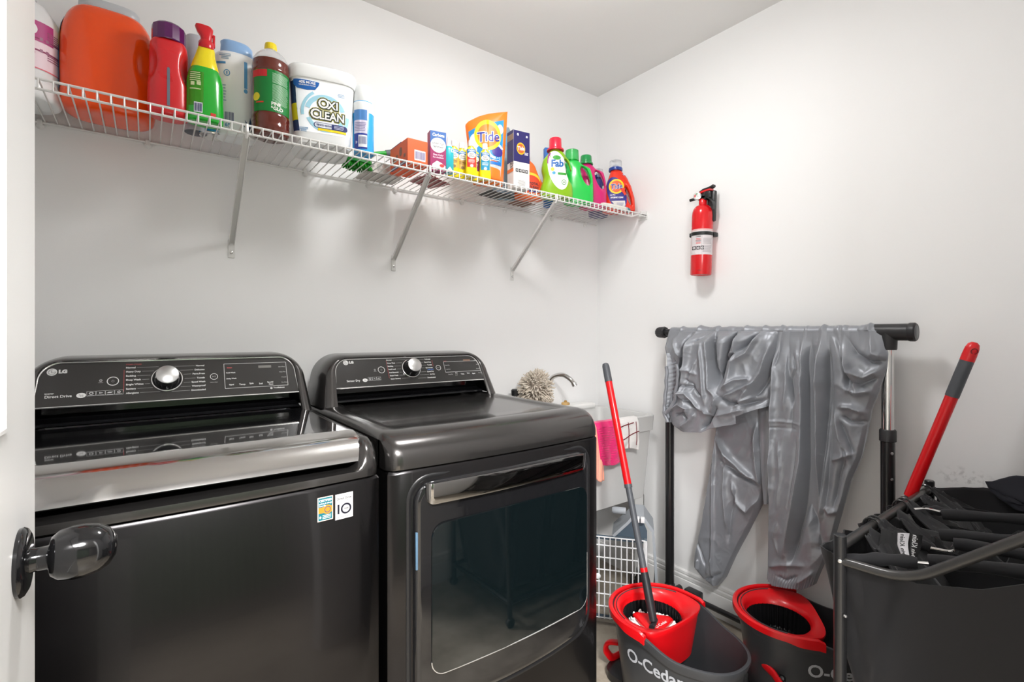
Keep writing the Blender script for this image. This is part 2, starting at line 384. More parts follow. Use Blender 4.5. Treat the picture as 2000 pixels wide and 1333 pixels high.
def wash_dip(dx, y, z, e):
    a = float(sstep(.030, .058, e)); top = .904-.010*0
    low = min(z, top) if y < -.62 else min(z, .93)
    return z*(1-a)+low*a
def arch(b, t, ztop, r, zb, n=(10, 14, 24)):
    """open rounded trapezoid (x,z): half widths b at base, t at top"""
    o = []; th = math.atan2(b-t, ztop-zb)
    for k in range(n[0]): q = k/n[0]; o.append((-b+(b-t)*q*(ztop-r-zb)/(ztop-zb), zb+(ztop-r-zb)*q))
    cx, cz = o[-1][0], ztop-r
    xL = -b+(b-t)*(ztop-r-zb)/(ztop-zb)
    for k in range(n[1]): a = PI-(PI/2)*k/n[1]; o.append((xL+r+r*math.cos(a), ztop-r+r*math.sin(a)))
    for k in range(n[2]+1): q = k/n[2]; o.append((xL+r+(-2*(xL+r))*q, ztop))
    return o+[(-x, z) for x, z in o[::-1][n[2]+1:]]
def tilt(z): return (z-1.02)*.5
def console(root, xc, e=0, ez=0):
    zb = ZD-.004; O = arch(.343, .313+e*.8, 1.133+ez*.75, .088, zb); I = arch(.292+e, .281+e, 1.117+ez, .046, zb)
    fl = lambda z: .006*max(0, 1-(z-zb)/.04)**2
    sec = [(-.002, -.212), (.0, -.2185), (.12, -.2235), (.32, -.2255), (.55, -.222), (.75, -.212), (.9, -.195), (.98, -.172), (1.0, -.14), (1.0, -.05)]
    rings = []
    for (w_, y0) in sec:
        ring = []
        for (xo, zo), (xi, zi) in zip(O, I):
            x = xi+(xo-xi)*w_; z = zi+(zo-zi)*w_; y = y0+tilt(z)*(1 if y0 < -.1 else 0)*min(1, (-.05-y0)/.15)
            ring.append((xc+x, min(y, -.05), z))
        rings.append(ring)
    c = MB().loft(rings, cap=False, closed=False)
    back = [(xc+x, -.05, z) for x, z in O]; c.add(back, [tuple(range(len(back)))])
    c.obj('console_shell', STEEL, root, sharp=50)
    P = [(x, z) for x, z in arch(.292+e, .281+e, 1.117+ez, .046, 1.022)]
    yp = lambda z: -.2155+tilt(z)
    pan = [(xc+x, yp(z), z) for x, z in P]
    MB().add(pan, [tuple(range(len(pan)))]).obj('control_panel', mat('panel_black', (.024, .023, .022), .2, coat=.35), root, smooth=False)
    MB().tube([(xc+x*.994, yp(z)-.001, z-(.0015 if z > 1.05 else -.0005)) for x, z in P], .0024, 6, closed=True).obj('panel_trim', SILV, root)
    # concave recess under the panel
    prof = [(-.213, 1.021), (-.150, 1.0165), (-.150, .998), (-.158, .988), (-.175, .983), (-.198, .9815), (-.2, .979), (-.2, .974), (-.17, .9705), (-.16, .966)]
    MB().sheet([[(xc+s*(.2935+e), y, z) for s in (-1, 1)] for y, z in prof]).obj('console_recess', GLOSS, root, sharp=25)
def panel_M(xc=0):
    """plane of the sloped panel: local x -> world x, local y -> up the slope; origin given as world (x,z)"""
    up = Vector((0, .5, 1)).normalized(); nrm = Vector((0, -1, .5)).normalized()
    def f(p, lift=.0006):
        o = Vector((p[0], -.2155+tilt(p[1]), p[1]))+nrm*lift
        m = Matrix(((1, up[0], nrm[0], o[0]), (0, up[1], nrm[1], o[1]), (0, up[2], nrm[2], o[2]), (0, 0, 0, 1))); return m
    return f
PM = panel_M()
def ptext(items, name, m, root):
    """items: (string,(x,z),size,align)"""
    v = []; f = []
    for s, p, size, al in items:
        t = text2d(s, size, .00018 if size > .005 else 0, al); M = PM(p); n = len(v)
        v += [(M @ Vector((x, y, 0)))[:] for x, y in t[0]]; f += [tuple(i+n for i in q) for q in t[1]]
    return mesh_obj(name, v, f, m, root, False)
def pshape(s, p, name, m, root, lift=.0006):
    M = PM(p, lift); return mesh_obj(name, [(M @ Vector((x, y, 0)))[:] for x, y in s[0]], s[1], m, root, False)
def knob(root, p, R):
    M = PM(p, 0)
    MB().lathe([(R*1.36, .0), (R*1.36, .0025), (R*1.28, .0035), (R*1.25, .001)], 48, M, cap=False).obj('knob_ring', SILV, root)
    k = MB().lathe([(R*1.22, .0006), (R*1.2, .004), (R*1.05, .012), (R*1.0, .030), (R*.99, .034)], 48, M).obj('dial_knob', GLOSS, root)
    MB().lathe([(.0001, .0362), (R*.93, .0362), (R*.985, .035), (R*.99, .032), (R*.99, .028)], 48, M, cap=False).obj('knob_face', KNOBM, k)
    return k
def button(root, p, R, glyph):
    pshape(disc2d(R, R, 36, 1, .86), p, 'button_ring', WINK, root); pshape(glyph, p, 'button_symbol', GINK, root)
POWER = joinp(([( .0030*math.cos(a), .0030*math.sin(a)) for a in np.linspace(-4.2, 1.06, 15)]+[(.0023*math.cos(a), .0023*math.sin(a)) for a in np.linspace(-4.2, 1.06, 15)], [(i, i+1, 16+i, 15+i) for i in range(14)]), rect2d(.0007, .0038, 1, 1, 0, .0022))
PLAY = joinp(([(-.004, -.0025), (-.004, .0025), (0, 0)], [(0, 1, 2)]), rect2d(.0008, .005, 1, 1, .0018), rect2d(.0008, .005, 1, 1, .0036))
def logo(root, pc, pt, r, size):
    pshape(disc2d(r, r, 36, 2), pc, 'logo_badge', WINK, root)
    face = joinp(rect2d(r*.18, r*.75, 1, 1, -r*.05, r*.12), rect2d(r*.45, r*.16, 1, 1, r*.12, -r*.2), mv(disc2d(r*.12, r*.12, 12, 1), -r*.42, r*.3),
                 ([(r*.75*math.cos(a), r*.75*math.sin(a)) for a in np.linspace(.15, -4.9, 20)]+[(r*.62*math.cos(a), r*.62*math.sin(a)) for a in np.linspace(.15, -4.9, 20)], [(i, i+1, 21+i, 20+i) for i in range(19)]), rect2d(r*.4, r*.14, 1, 1, r*.55, 0))
    pshape(face, pc, 'logo_drawing', GINK, root, .0009)
    t = text2d('LG', size, .0009, 'LEFT', 0, 1.05); M = PM(pt); mesh_obj('logo_lettering', [(M @ Vector((x, y, 0)))[:] for x, y in t[0]], t[1], WINK, root, False)
def icons(root, p, w_, h_, n, he):
    pshape(disc2d(h_*.75, h_*.55, 24, 2), he, 'emblem_oval', WINK, root); ptext([('he', (he[0], he[1]), h_*.75, 'CENTER')], 'emblem_lettering', mat('print_dark', (.02, .02, .02), .5), root)
    s = []
    for i in range(n):
        cx = w_*(i+.5); s += [mv(frame2d(w_*.94, h_, .0007), cx, 0)]
        s += [mv((disc2d(w_*.25, h_*.3, 16, 1, .55), disc2d(w_*.3, h_*.22, 3, 1, .3), rect2d(w_*.5, h_*.25, 1, 1, 0, 0, w_*.2), disc2d(w_*.22, h_*.3, 5, 1, .5))[i % 4], cx, h_*.06), mv(rect2d(w_*.7, h_*.08), cx, -h_*.38)]
    pshape(joinp(*s), p, 'feature_icons', mat('print_mid', (.40, .40, .40), .5), root)

# ---------------------------------------------------------------- washer
XW = -1.872; XD = -1.165
wa = thing('washing_machine', 'black stainless top-load washing machine with chrome lid edge, left of the dryer', 'washer', (0, 0, 0))
body(wa, XW); top_cap(wa, XW, wash_dip); console(wa, XW, .014, .0145)
lid = MB().box((XW-.298, -.672, .958), (XW+.308, -.240, .974), .003).obj('lid', GLASS, wa, sharp=12)
MB().box((XW-.296, -.243, .950), (XW+.300, -.195, .9665), .002).obj('hinge_step', GLOSS, wa, sharp=12)
# chrome pull edge of the lid: a broad rolled strip
prof = [(-.668, .9755), (-.671, .9762), (-.684, .9748), (-.700, .9722), (-.718, .9675), (-.733, .9615), (-.746, .953), (-.757, .942), (-.766, .930), (-.771, .9215), (-.767, .9185), (-.750, .925), (-.720, .935), (-.668, .950)]
xs = [-.304, -.3035, -.300, -.29, -.2, -.1, 0, .1, .2, .302, .312, .3155, .316]
rings = []
for x in xs:
    e = min(x+.304, .316-x); q = .92 if e < .0004 else (.975 if e < .004 else 1)
    cy, cz = -.71, .95; rings.append([(XW+x, cy+(y-cy)*q, cz+(z-cz)*q) for y, z in prof])
MB().loft(rings).obj('lid_handle', CHROME, wa, sharp=50)
ptop = PM
logo(wa, (-2.1436,1.1074), (-2.1312,1.1076), .0098, .0125)
ptext([('inverter', (-2.1542,1.0555), .0052, 'LEFT'), ('Direct Drive', (-2.1542,1.0478), .0098, 'LEFT')], 'drive_lettering', WINK, wa)
button(wa, (-2.024,1.0791), .0125, POWER)
pshape(joinp(disc2d(.0035, .0035, 16, 1, .4), rect2d(.010, .0012, 1, 1, 0, -.006)), (-2.0486,1.0818), 'button_icon', GINK, wa)
knob(wa, (-1.907,1.078), .0265)
cyc = [('Normal', (-1.9975,1.1121)), ('Heavy Duty', (-1.9974,1.1014)), ('Bedding', (-1.9972,1.0904)), ('Deep Wash', (-1.9971,1.08)), ('Bright Whites', (-1.9969,1.0684)), ('Sanitary', (-1.9968,1.0572)), ('Allergiene', (-1.9966,1.0463))]
ptext([(s, p, .0066, 'LEFT') for s, p in cyc], 'cycle_lettering', WINK, wa)
cyr = [('Normal', (-1.8181,1.1116)), ('Delicates', (-1.8179,1.1004)), ('Perm.Press', (-1.8177,1.0892)), ('Towels', (-1.8182,1.0775)), ('Speed Wash', (-1.8173,1.0668)), ('Waterproof', (-1.8174,1.0559)), ('Downloaded', (-1.8172,1.0447))]
ptext([(s, p, .0066, 'RIGHT') for s, p in cyr], 'cycle_lettering', WINK, wa)
ptext([('STEAM CYCLES', (-1.9977,1.1202), .0050, 'LEFT')], 'red_lettering', RINK, wa)
pshape(rect2d(.0008, .062), (-2.0014,1.0791), 'red_line', RINK, wa)
def leads(root, L, R_, kx, rr, ll=(), rl=()):
    s = []
    for a, b, z in ll+rl: s.append(rect2d(abs(b-a), .0005, 1, 1, (a+b)/2, z))
    return s
def lead_lines(root, left, right, c, R):
    v = []; f = []
    for (st, p), al in [(q, 'L') for q in left]+[(q, 'R') for q in right]:
        t = text2d(st, .0066); wd = max(x for x, y in t[0]); dz = (p[1]-c[1])*1.118
        rx = math.sqrt(max(0, R*R-dz*dz)) if abs(dz) < R else R*.45
        if al == 'L': a, b = p[0]+wd+.003, c[0]-rx-.002
        else: a, b = c[0]+rx+.002, p[0]-wd-.003
        if b-a < .003: continue
        M = PM(((a+b)/2, p[1])); s = rect2d(b-a, .0006); n = len(v); v += [(M @ Vector((x, y, 0)))[:] for x, y in s[0]]; f += [tuple(i+n for i in q) for q in s[1]]
    mesh_obj('lead_lines', v, f, mat('print_mid', (.40, .40, .40), .5), root, False)
lead_lines(wa, cyc, cyr, (-1.907,1.078), .038)
button(wa, (-1.7953,1.0792), .0098, PLAY)
ptext([('Hold to Start', (-1.796,1.0634), .0035, 'CENTER')], 'small_lettering', WINK, wa)
a, b, c_, d_ = (-1.7688,1.1136), (-1.5985,1.114), (-1.5969,1.0443), (-1.7674,1.0438)
cx, cz = (a[0]+b[0])/2, (a[1]+d_[1])/2; fw, fh = b[0]-a[0], (a[1]-d_[1])*1.118
pshape(frame2d(fw, fh, .0011), (cx, cz), 'display_frame', WINK, wa)
pshape(rect2d(.036, .0085), (-1.6594,1.1021), 'display_digits', mat('lcd_grey', (.15, .145, .13), .4), wa)
ptext([('Steam', (-1.7615,1.1024), .0055, 'LEFT')], 'red_lettering', RINK, wa)
ptext([('Cold Wash', (-1.7643,1.0878), .0052, 'LEFT'), ('Delay Wash', (-1.7642,1.071), .0052, 'LEFT'), ('Signal', (-1.7583,1.054), .0055, 'LEFT'), ('Temp.', (-1.7325,1.0532), .0068, 'LEFT'), ('Spin', (-1.7053,1.0545), .0068, 'LEFT'), ('Soil', (-1.6792,1.0523), .0068, 'LEFT'), ('Special', (-1.6563,1.0554), .006, 'LEFT'), ('Care', (-1.6526,1.0492), .006, 'LEFT'), ('TrueBalance', (-1.6407,1.0379), .0062, 'LEFT'),
       ('Extra Rinse', (-1.6022,1.0998), .004, 'RIGHT'), ('Water Plus', (-1.6016,1.0841), .004, 'RIGHT'), ('Prewash', (-1.601,1.0685), .004, 'RIGHT'), ('Tub Clean', (-1.5997,1.0529), .004, 'RIGHT')], 'setting_lettering', WINK, wa)
pshape(joinp(disc2d(.0032, .0032, 14, 1, .4)), (-1.6465,1.0375), 'balance_icon', WINK, wa)
icons(wa, (-2.0758,1.0506), .0185, .0125, 4, (-2.0859,1.0476))
# two stickers on the front
flat_plane = flat
def front_M(x, z, xc): return Matrix(((1, 0, 0, x), (0, 0, -1, bow(x, xc, .343)-.0008), (0, 1, 0, z), (0, 0, 0, 1)))
M1 = front_M(-1.653, .8395, XW); M2 = front_M(-1.613, .8365, XW)
def lift(M, k): return T(0, -.0003*k, 0) @ M
def flat(name, s, m, M, parent=None):
    o = M.translation; v = [(o.x+x, bow(o.x+x, XW, .343)-.0008+(o.y-bow(o.x, XW, .343)+.0008), o.z+y) for x, y in s[0]]
    return mesh_obj(name, v, s[1], m, parent, False)
st = flat('sticker', rect2d(.032, .050, 4, 1), ink('e9d6c4'), M1, wa); flat('sticker_field', rect2d(.028, .046, 4, 1), ink('0f6f7d'), lift(M1, 1), st)
flat('sticker_band', joinp(rect2d(.028, .012, 1, 1, 0, -.002), mv(disc2d(.0095, .0095), .0045, -.002)), ink('ff8a2a'), lift(M1, 2), st)
flat('sticker_seal', mv(disc2d(.0068, .0068, 24, 1, .72), .0045, -.002), ink('4c5f66'), lift(M1, 3), st)
flat('sticker_lettering', joinp(mv(text2d('CERTIFIED', .0062, .0002, 'CENTER', 0, .9), 0, .0175), mv(text2d('asthma & allergy', .0044, .0001, 'CENTER', 0, .9), 0, .0115), mv(text2d('friendly', .0044, .0001, 'LEFT'), -.0125, .007), lines2d(.018, .009, 3, .003, -.0165), mv(disc2d(.002, .0025), -.0105, -.0165)), ink('f4f6f5'), lift(M1, 3), st)
s2 = flat('sticker', rect2d(.0385, .054, 4, 1), ink('d9d9d7'), M2, wa)
flat('sticker_lettering', joinp(mv(text2d('INVERTER', .0035, 0, 'CENTER'), 0, .0225), mv(text2d('Direct Drive', .0066, .00012, 'CENTER', 0, .92), 0, .0165), mv(text2d('M O T O R', .0032, 0, 'CENTER'), 0, .0115), rect2d(.033, .0004, 1, 1, 0, .0085),
     mv(text2d('1', .028, .0006, 'CENTER'), -.0125, -.0065), mv(disc2d(.0115, .0115, 36, 1, .68), .004, -.006), mv(text2d('YEAR', .0046, .0001, 'CENTER'), .004, -.006), mv(text2d('W A R R A N T Y', .0042, 0, 'CENTER', 0, .95), 0, -.0225)), ink('141426'), lift(M2, 1), s2)

flat = flat_plane
# ---------------------------------------------------------------- dryer
dy = thing('tumble_dryer', 'black stainless front-load dryer with dark glass door, right of the washer', 'dryer', (0, 0, 0))
body(dy, XD); top_cap(dy, XD, dry_dip); console(dy, XD)
logo(dy, (-1.4096,1.1046), (-1.3982,1.1049), .0088, .0118)
ptext([('Sensor Dry', (-1.4158,1.0444), .0098, 'LEFT')], 'drive_lettering', WINK, dy)
icons(dy, (-1.3426,1.0476), .0155, .0115, 3, (-1.353,1.0444))
button(dy, (-1.2889,1.076), .0125, POWER)
pshape(joinp(disc2d(.0035, .0035, 16, 1, .4), rect2d(.010, .0012, 1, 1, 0, -.006)), (-1.3124,1.077), 'button_icon', GINK, dy)
knob(dy, (-1.1751,1.0765), .0262)
dl = [('Normal', (-1.2648,1.1084)), ('Heavy Duty', (-1.2641,1.0977)), ('Bedding', (-1.2634,1.0869)), ('Small Load', (-1.2631,1.0763)), ('Anti-Bacterial', (-1.2626,1.0652)), ('Steam Fresh', (-1.2619,1.0546)), ('Steam Sanitary', (-1.261,1.0435))]
dr_ = [('Delicates', (-1.0903,1.107)), ('Perm.Press', (-1.0898,1.0963)), ('Towels', (-1.0892,1.0861)), ('Sportswear', (-1.0875,1.0762)), ('Speed Dry', (-1.0869,1.0622)), ('Air Dry', (-1.0852,1.0522)), ('Downloaded', (-1.085,1.0407))]
ptext([(s, p, .0064, 'LEFT') for s, p in dl]+[(s, p, .0064, 'RIGHT') for s, p in dr_], 'cycle_lettering', WINK, dy)
ptext([('SENSOR DRY', (-1.265,1.1167), .0060, 'LEFT')], 'red_lettering', RINK, dy)
ptext([('TIME DRY', (-1.0861,1.0691), .0058, 'RIGHT')], 'blue_lettering', BINK, dy)
pshape(rect2d(.0008, .068), (-1.2655,1.0768), 'red_line', RINK, dy); pshape(rect2d(.0008, .026), (-1.0846,1.0916), 'red_line', RINK, dy)
lead_lines(dy, dl, dr_, (-1.1751,1.0765), .038)
button(dy, (-1.0641,1.0745), .0105, PLAY)
a, b, c_, d_ = (-1.0397,1.1106), (-0.8729,1.1104), (-0.8685,1.0406), (-1.0361,1.0404)
fw = (b[0]-a[0]+c_[0]-d_[0])/2; cx = (a[0]+b[0]+c_[0]+d_[0])/4; cz = (a[1]+d_[1])/2
pshape(frame2d(fw, .043, .0011), (cx, cz), 'display_frame', WINK, dy)
pshape(rect2d(.032, .0075), (-0.9324,1.0981), 'display_digits', mat('lcd_amber', (.16, .09, .06), .4), dy)
ptext([('Steam', (-1.0359,1.0976), .0048, 'LEFT')], 'red_lettering', RINK, dy)
ptext([('Delay Dry', (-1.0335,1.0821), .0046, 'LEFT'), ('Rack Dry', (-1.0322,1.0668), .0046, 'LEFT'), ('Damp Dry', (-1.0285,1.048), .0046, 'LEFT'), ('Dry', (-0.9971,1.0518), .006, 'LEFT'), ('Level', (-0.9993,1.0443), .0048, 'LEFT'), ('Temp.', (-0.9734,1.0468), .006, 'LEFT'), ('Time', (-0.9463,1.0485), .006, 'LEFT'), ('Signal', (-0.9222,1.0463), .006, 'LEFT'),
       ('More Time', (-0.8799,1.0964), .0042, 'RIGHT'), ('Less Time', (-0.8765,1.0801), .0042, 'RIGHT'), ('Wrinkle Care', (-0.8744,1.064), .0042, 'RIGHT'), ('Energy Saver', (-0.8711,1.0479), .0042, 'RIGHT')], 'setting_lettering', WINK, dy)
# dryer door: rounded frame, glass, bevelled handle
def rrect(x0, x1, z0, z1, r, n=8, sag=0):
    o = []
    for cx, cz, a0 in ((x1-r, z1-r, 0), (x0+r, z1-r, PI/2), (x0+r, z0+r, PI), (x1-r, z0+r, 1.5*PI)):
        for k in range(n+1): a = a0+PI/2*k/n; o.append((cx+r*math.cos(a), cz+r*math.sin(a)))
    if sag:
        d = []
        for i, (x, z) in enumerate(o):
            d.append((x, z))
            if i == 3*(n+1)-1:
                for t in np.linspace(.08, .92, 12): d.append((x0+r+(x1-x0-2*r)*t, z0))
        o = [(x, z-sag*(1-((x-(x0+x1)/2)/((x1-x0)/2))**2)*(1 if z < (z0+z1)/2 else 0)) for x, z in d]
    return o
def yd(x): return bow(x, XD, .343)
x0, x1 = XD-.300, XD+.292
def ringat(x0, x1, z0, z1, r, off, sag=.02): return [(x, yd(x)+off, z) for x, z in rrect(x0, x1, z0, z1, r, 8, sag)]
MB().loft([ringat(x0-.004, x1+.004, .306, .871, .06, -.0005), ringat(x0-.001, x1+.001, .309, .868, .058, -.003), ringat(x0+.004, x1-.004, .314, .863, .054, -.002), ringat(x0+.014, x1-.014, .322, .853, .048, .004)], cap=False).obj('door_surround', DARK, dy, sharp=60)
dd = MB().loft([ringat(x0+.012, x1-.012, .321, .855, .050, .002), ringat(x0+.013, x1-.013, .322, .854, .049, -.006), ringat(x0+.018, x1-.018, .328, .849, .046, -.011), ringat(x0+.026, x1-.026, .336, .842, .042, -.012), ringat(x0+.030, x1-.030, .36, .78, .03, -.012)], cap=True).obj('door', GLOSS, dy, sharp=40)
win = [ringat(XD-.247, XD+.269, .392, .752, .035, -.0125, .004), ringat(XD-.246, XD+.268, .393, .751, .034, -.0145, .004)]
MB().loft(win).obj('window', mat('door_glass', (.003, .006, .007), .02, coat=1, spec=.7), dd, sharp=40)
rr_ = ringat(XD-.247, XD+.269, .392, .752, .035, -.0135, .004)
low = [p for p in rr_ if p[2] < .60]; low.sort(key=lambda p: (p[0]))
MB().tube([(XD+.269, yd(XD+.269)-.0135, .55)]+[p for p in rr_[len(rr_)-9:][::-1]]+[p for p in rr_[18:len(rr_)-9][::-1]], .0016, 6).obj('window_trim', SILV, dd)
hb = []
for i in range(41):
    t = i/40; t = .5-.5*math.cos(PI*t); x = XD-.262+.520*t; e = min(t, 1-t); q = float(sstep(-.012, .02, e)); zc = .020*(1-math.sqrt(max(0, 1-max(0, 1-e/.035)**2))); y = yd(x)-.012
    hb.append([(x, y+.001, .846), (x, y-.006*q, .849), (x, y-.0115*q, .8535), (x, y-.0130*q, .853), (x, y-.0135*q-.0005, .8505), (x, y-.0110*q-.0005, .806+zc), (x, y-.009*q-.0005, .8025+zc), (x, y+.001, .802+zc)])
MB().loft(hb).obj('door_handle', mat('dark_chrome', (.33, .325, .32), .05, metal=1), dd, sharp=30)
# reflector clip on the door's left edge
MB().box((x0+.0135, -.8065, .655), (x0+.0185, -.8005, .742), .001).obj('door_clip', mat('blue_grey_clip', '5d7c96', .3), dy)

# ================================================================ wire shelf
WIRE = mat('white_vinyl_wire', (.74, .735, .72), .35, coat=.2)
ZS = 1.786; YL = -.311
sh = thing('wire_shelf', 'long white vinyl-coated wire shelf on the back wall above the machines', 'shelf', (0, 0, 0))
MB().tube([(-2.285, YL, ZS), (-.034, YL, ZS)], .0033, 8).obj('front_rail', WIRE, sh)
MB().tube([(-2.285, YL-.001, ZS-.0235), (-.10, YL-.001, ZS-.0235), (-.055, YL, ZS-.010), (-.036, YL, ZS-.006)], .0033, 8).obj('front_rail', WIRE, sh)
MB().tube([(-2.285, -.008, ZS-.004), (-.02, -.008, ZS-.004)], .0033, 8).obj('back_rail', WIRE, sh)
wr = MB().tube(fillet([(0, -.004, ZS+.0005), (0, YL-.003, ZS+.0005), (0, YL-.004, ZS-.024)], .004, 3), .0019, 6).obj('deck_wire', WIRE, sh)
x = -2.2795; first = True
while x < -.085:
    o = wr if first else link(wr.copy(), sh); first = False; o.location.x = x; x += .0257
for x in (-2.187, -1.95, -1.50, -1.27, -1.16, -.85, -.62, -.33, -.1):
    MB().lathe([(.009, 0), (.010, .004), (.007, .009), (.004, .011)], 12, T(x, 0, ZS-.012) @ rot_to((0, -1, 0))).box((x-.006, -.013, ZS-.012), (x+.006, -.002, ZS+.004), .002).obj('wall_clip', WIRE, sh)
eb = MB().box((-.004, -.33, ZS-.028), (0, -.275, ZS+.012), .001).box((-.042, -.326, ZS-.016), (-.003, -.294, ZS-.0045), .002).box((-.042, -.326, ZS-.012), (-.003, -.318, ZS+.010), .002).obj('end_bracket', mat('white_plastic_bracket', (.72, .72, .7), .3), sh)
MB().lathe([(.004, 0), (.004, .002), (.002, .003)], 10, T(-.004, -.29, ZS+.004) @ rot_to((-1, 0, 0))).obj('screw', SILV, eb)
for k, (xw, zt) in enumerate(((-1.729, 1.488), (-1.165, 1.488), (-.577, 1.488))):
    b = thing('shelf_bracket', ('white diagonal shelf bracket farthest left, above the washing machine', 'white diagonal shelf bracket in the middle of the three, under the orange box', 'white diagonal shelf bracket farthest right, under the lime detergent bottle')[k], 'bracket', (xw, 0, 0), group='diagonal brackets under the wire shelf')
    top = Vector((0, YL+.004, ZS-.030)); bot = Vector((0, -.004, zt+.012)); d = (bot-top).normalized(); nrm = Vector((0, d.z, -d.y))
    rings = []
    for p in (top, bot):
        rings.append([(p+Vector((sx, 0, 0))+nrm*h)[:] for sx, h in ((-.0085, -.004), (-.0085, .006), (-.0065, .006), (-.0065, -.002), (.0065, -.002), (.0065, .006), (.0085, .006), (.0085, -.004))])
    MB().loft(rings).obj('diagonal_arm', WIRE, b, sharp=20)
    MB().box((-.0095, -.0035, zt-.034), (.0095, -.0003, zt+.026), .001).obj('wall_plate', WIRE, b)
    MB().lathe([(.005, 0), (.0048, .002), (.002, .0035)], 12, T(0, -.0035, zt-.016) @ rot_to((0, -1, 0))).obj('screw', SILV, b)
    MB().tube([(0, YL-.005, ZS+.001), (0, YL-.008, ZS-.020), (0, YL+.004, ZS-.034)], .0045, 8).obj('shelf_hook', WIRE, b)

# ================================================================ things on the shelf (local: front faces -y, base at z=0)
ZB = ZS+.0026
def item(name, label, cat, x, y, az=0, group=None, z=None): return thing(name, label, cat, (x, y, ZB if z is None else z), math.radians(-az), group)
def body_loft(name, secs, m, root, n=48, sharp=40):
    """secs: (z, rx, ry, exponent[, cx, cy])"""
    return MB().loft([superring(s[1], s[2], s[0], s[3], n, s[4] if len(s) > 4 else 0, s[5] if len(s) > 5 else 0) for s in secs]).obj(name, m, root, sharp=sharp)
def shaped(name, fn, lo, hi, m, root, h=.004, smooth=2):
    P, F = surfnet(fn, lo, hi, h, smooth); return mesh_obj(name, P, F, m, root, True)
def cap_ribbed(r, z0, z1, n=40, top=.92, amp=.03):
    rings = []
    for z, q in ((z0, 1), (z1-.003, top), (z1, top-.06)):
        rings.append([((r*q*(1+amp*(k % 2)*(1 if z < z1 else 0)))*math.cos(2*PI*k/n) and (r*q*(1+amp*(k % 2)))*math.cos(2*PI*k/n), (r*q*(1+amp*(k % 2)))*math.sin(2*PI*k/n), z) for k in range(n)])
    return MB().loft(rings)
CLEAR = mat('clear_plastic', (.86, .88, .89), .10, trans=.72, ior=1.15, spec=.5)
WHT = plas('eceff0', .3)
# --- white jug with the pink label
it = item('bleach_jug', 'big white jug with a pink and white label, half hidden behind the door edge', 'jug', -2.205, -.112, 0)
b = body_loft('body', [(0, .066, .066, 2), (.004, .072, .072, 2), (.012, .075, .075, 2), (.042, .0752, .0752, 2), (.045, .0738, .0738, 2), (.05, .0752, .0752, 2), (.19, .075, .075, 2), (.205, .072, .072, 2), (.225, .062, .062, 2), (.25, .045, .045, 2), (.262, .026, .026, 2), (.275, .022, .022, 2)], WHT, it)
MB().lathe([(.026, .268), (.026, .292), (.023, .297)], 28).obj('cap', WHT, it)
decal('label', rect2d(.19, .118, 20, 4), ink('f3dde6'), b, it, math.radians(20), 0, .131)
decal('label_band', rect2d(.118, .050, 16, 2), ink('b5397e'), b, it, math.radians(3), 0, .165, .0010)
decal('label_moon', disc2d(.020, .018), ink('f6f1f3'), b, it, math.radians(8), .006, .168, .0014)
decal('label_rule', joinp(rect2d(.19, .004, 20, 1, 0, .000), rect2d(.10, .0035, 12, 1, .045, .029)), ink('8d1d56'), b, it, math.radians(20), 0, .118, .0010)
decal('label_print', joinp(lines2d(.05, .03, 6, .055, .027), lines2d(.05, .022, 4, .055, -.02), mv(rect2d(.006, .008), .018, .017), mv(rect2d(.006, .008), .03, .017), mv(rect2d(.006, .008), .018, -.012), mv(rect2d(.006, .008), .03, -.012)), ink('a06683'), b, it, math.radians(20), 0, .131, .0012)
decal('label_squares', joinp(*[rect2d(.006, .005, 1, 1, -.02+.0085*i, .006-.0075*j) for i in range(6) for j in range(2) if (i+j) % 4 != 3]), ink('c96a9d'), b, it, math.radians(5), 0, .112, .0012)
decal('label_edge', rect2d(.19, .003, 20, 1), ink('e2707f'), b, it, math.radians(20), 0, .073, .001)
# --- big orange tub
OR = mat('orange_tub', 'f4500a', .22, coat=.4)
it = item('detergent_tub', 'large glossy orange tub with a grey lid, first orange thing from the left', 'tub', -2.033, -.112, 0)
def f(X, Y, Z):
    k = np.interp(Z, [0, .012, .03, .12, .175, .205, .230, .262], [.90, .965, 1, 1.01, 1.0, .955, .87, .68])
    d = (se(X/k, Y/k, .099, .072, 3.2)-1)*.07; d = smax(d, np.maximum(-Z, Z-.260), .018)
    g = np.sqrt(((X-.078)/.022)**2+((Z-.140)/.056)**2+((Y+.085)/.034)**2)-1
    g2 = np.sqrt(((X+.10)/.02)**2+((Z-.140)/.056)**2+((Y+.075)/.03)**2)-1
    d = smax(d, -g*.02, .012)
    dent = np.sqrt(((X+.005)/.075)**2+((Z-.10)/.12)**2)-1
    return d+.0025*np.clip(-dent, 0, 1)*(Y < 0)
b = shaped('body', f, (-.11, -.08, -.005), (.11, .08, .31), OR, it, .0045, 3)
MB().loft([superring(.086*q, .060*q, z, 3.2, 48) for z, q in ((.254, .72), (.258, .75), (.272, .74), (.278, .69))]).obj('lid', plas('b9bcc0', .35), it)
decal('label', mv(rect2d(.040, .17, 6, 12), 0, 0), ink('3f5a86'), b, it, math.radians(-80), .0, .130, .001)
decal('label_ring', mv(disc2d(.020, .036, 32, 2, .62), .0, 0), ink('e0b84a'), b, it, math.radians(-80), .0, .170, .0016)
decal('label_core', mv(disc2d(.012, .022, 32, 2), .0, 0), ink('cfd6da'), b, it, math.radians(-80), .0, .170, .0016)
it.scale = (1.03, 1.03, 1.09)
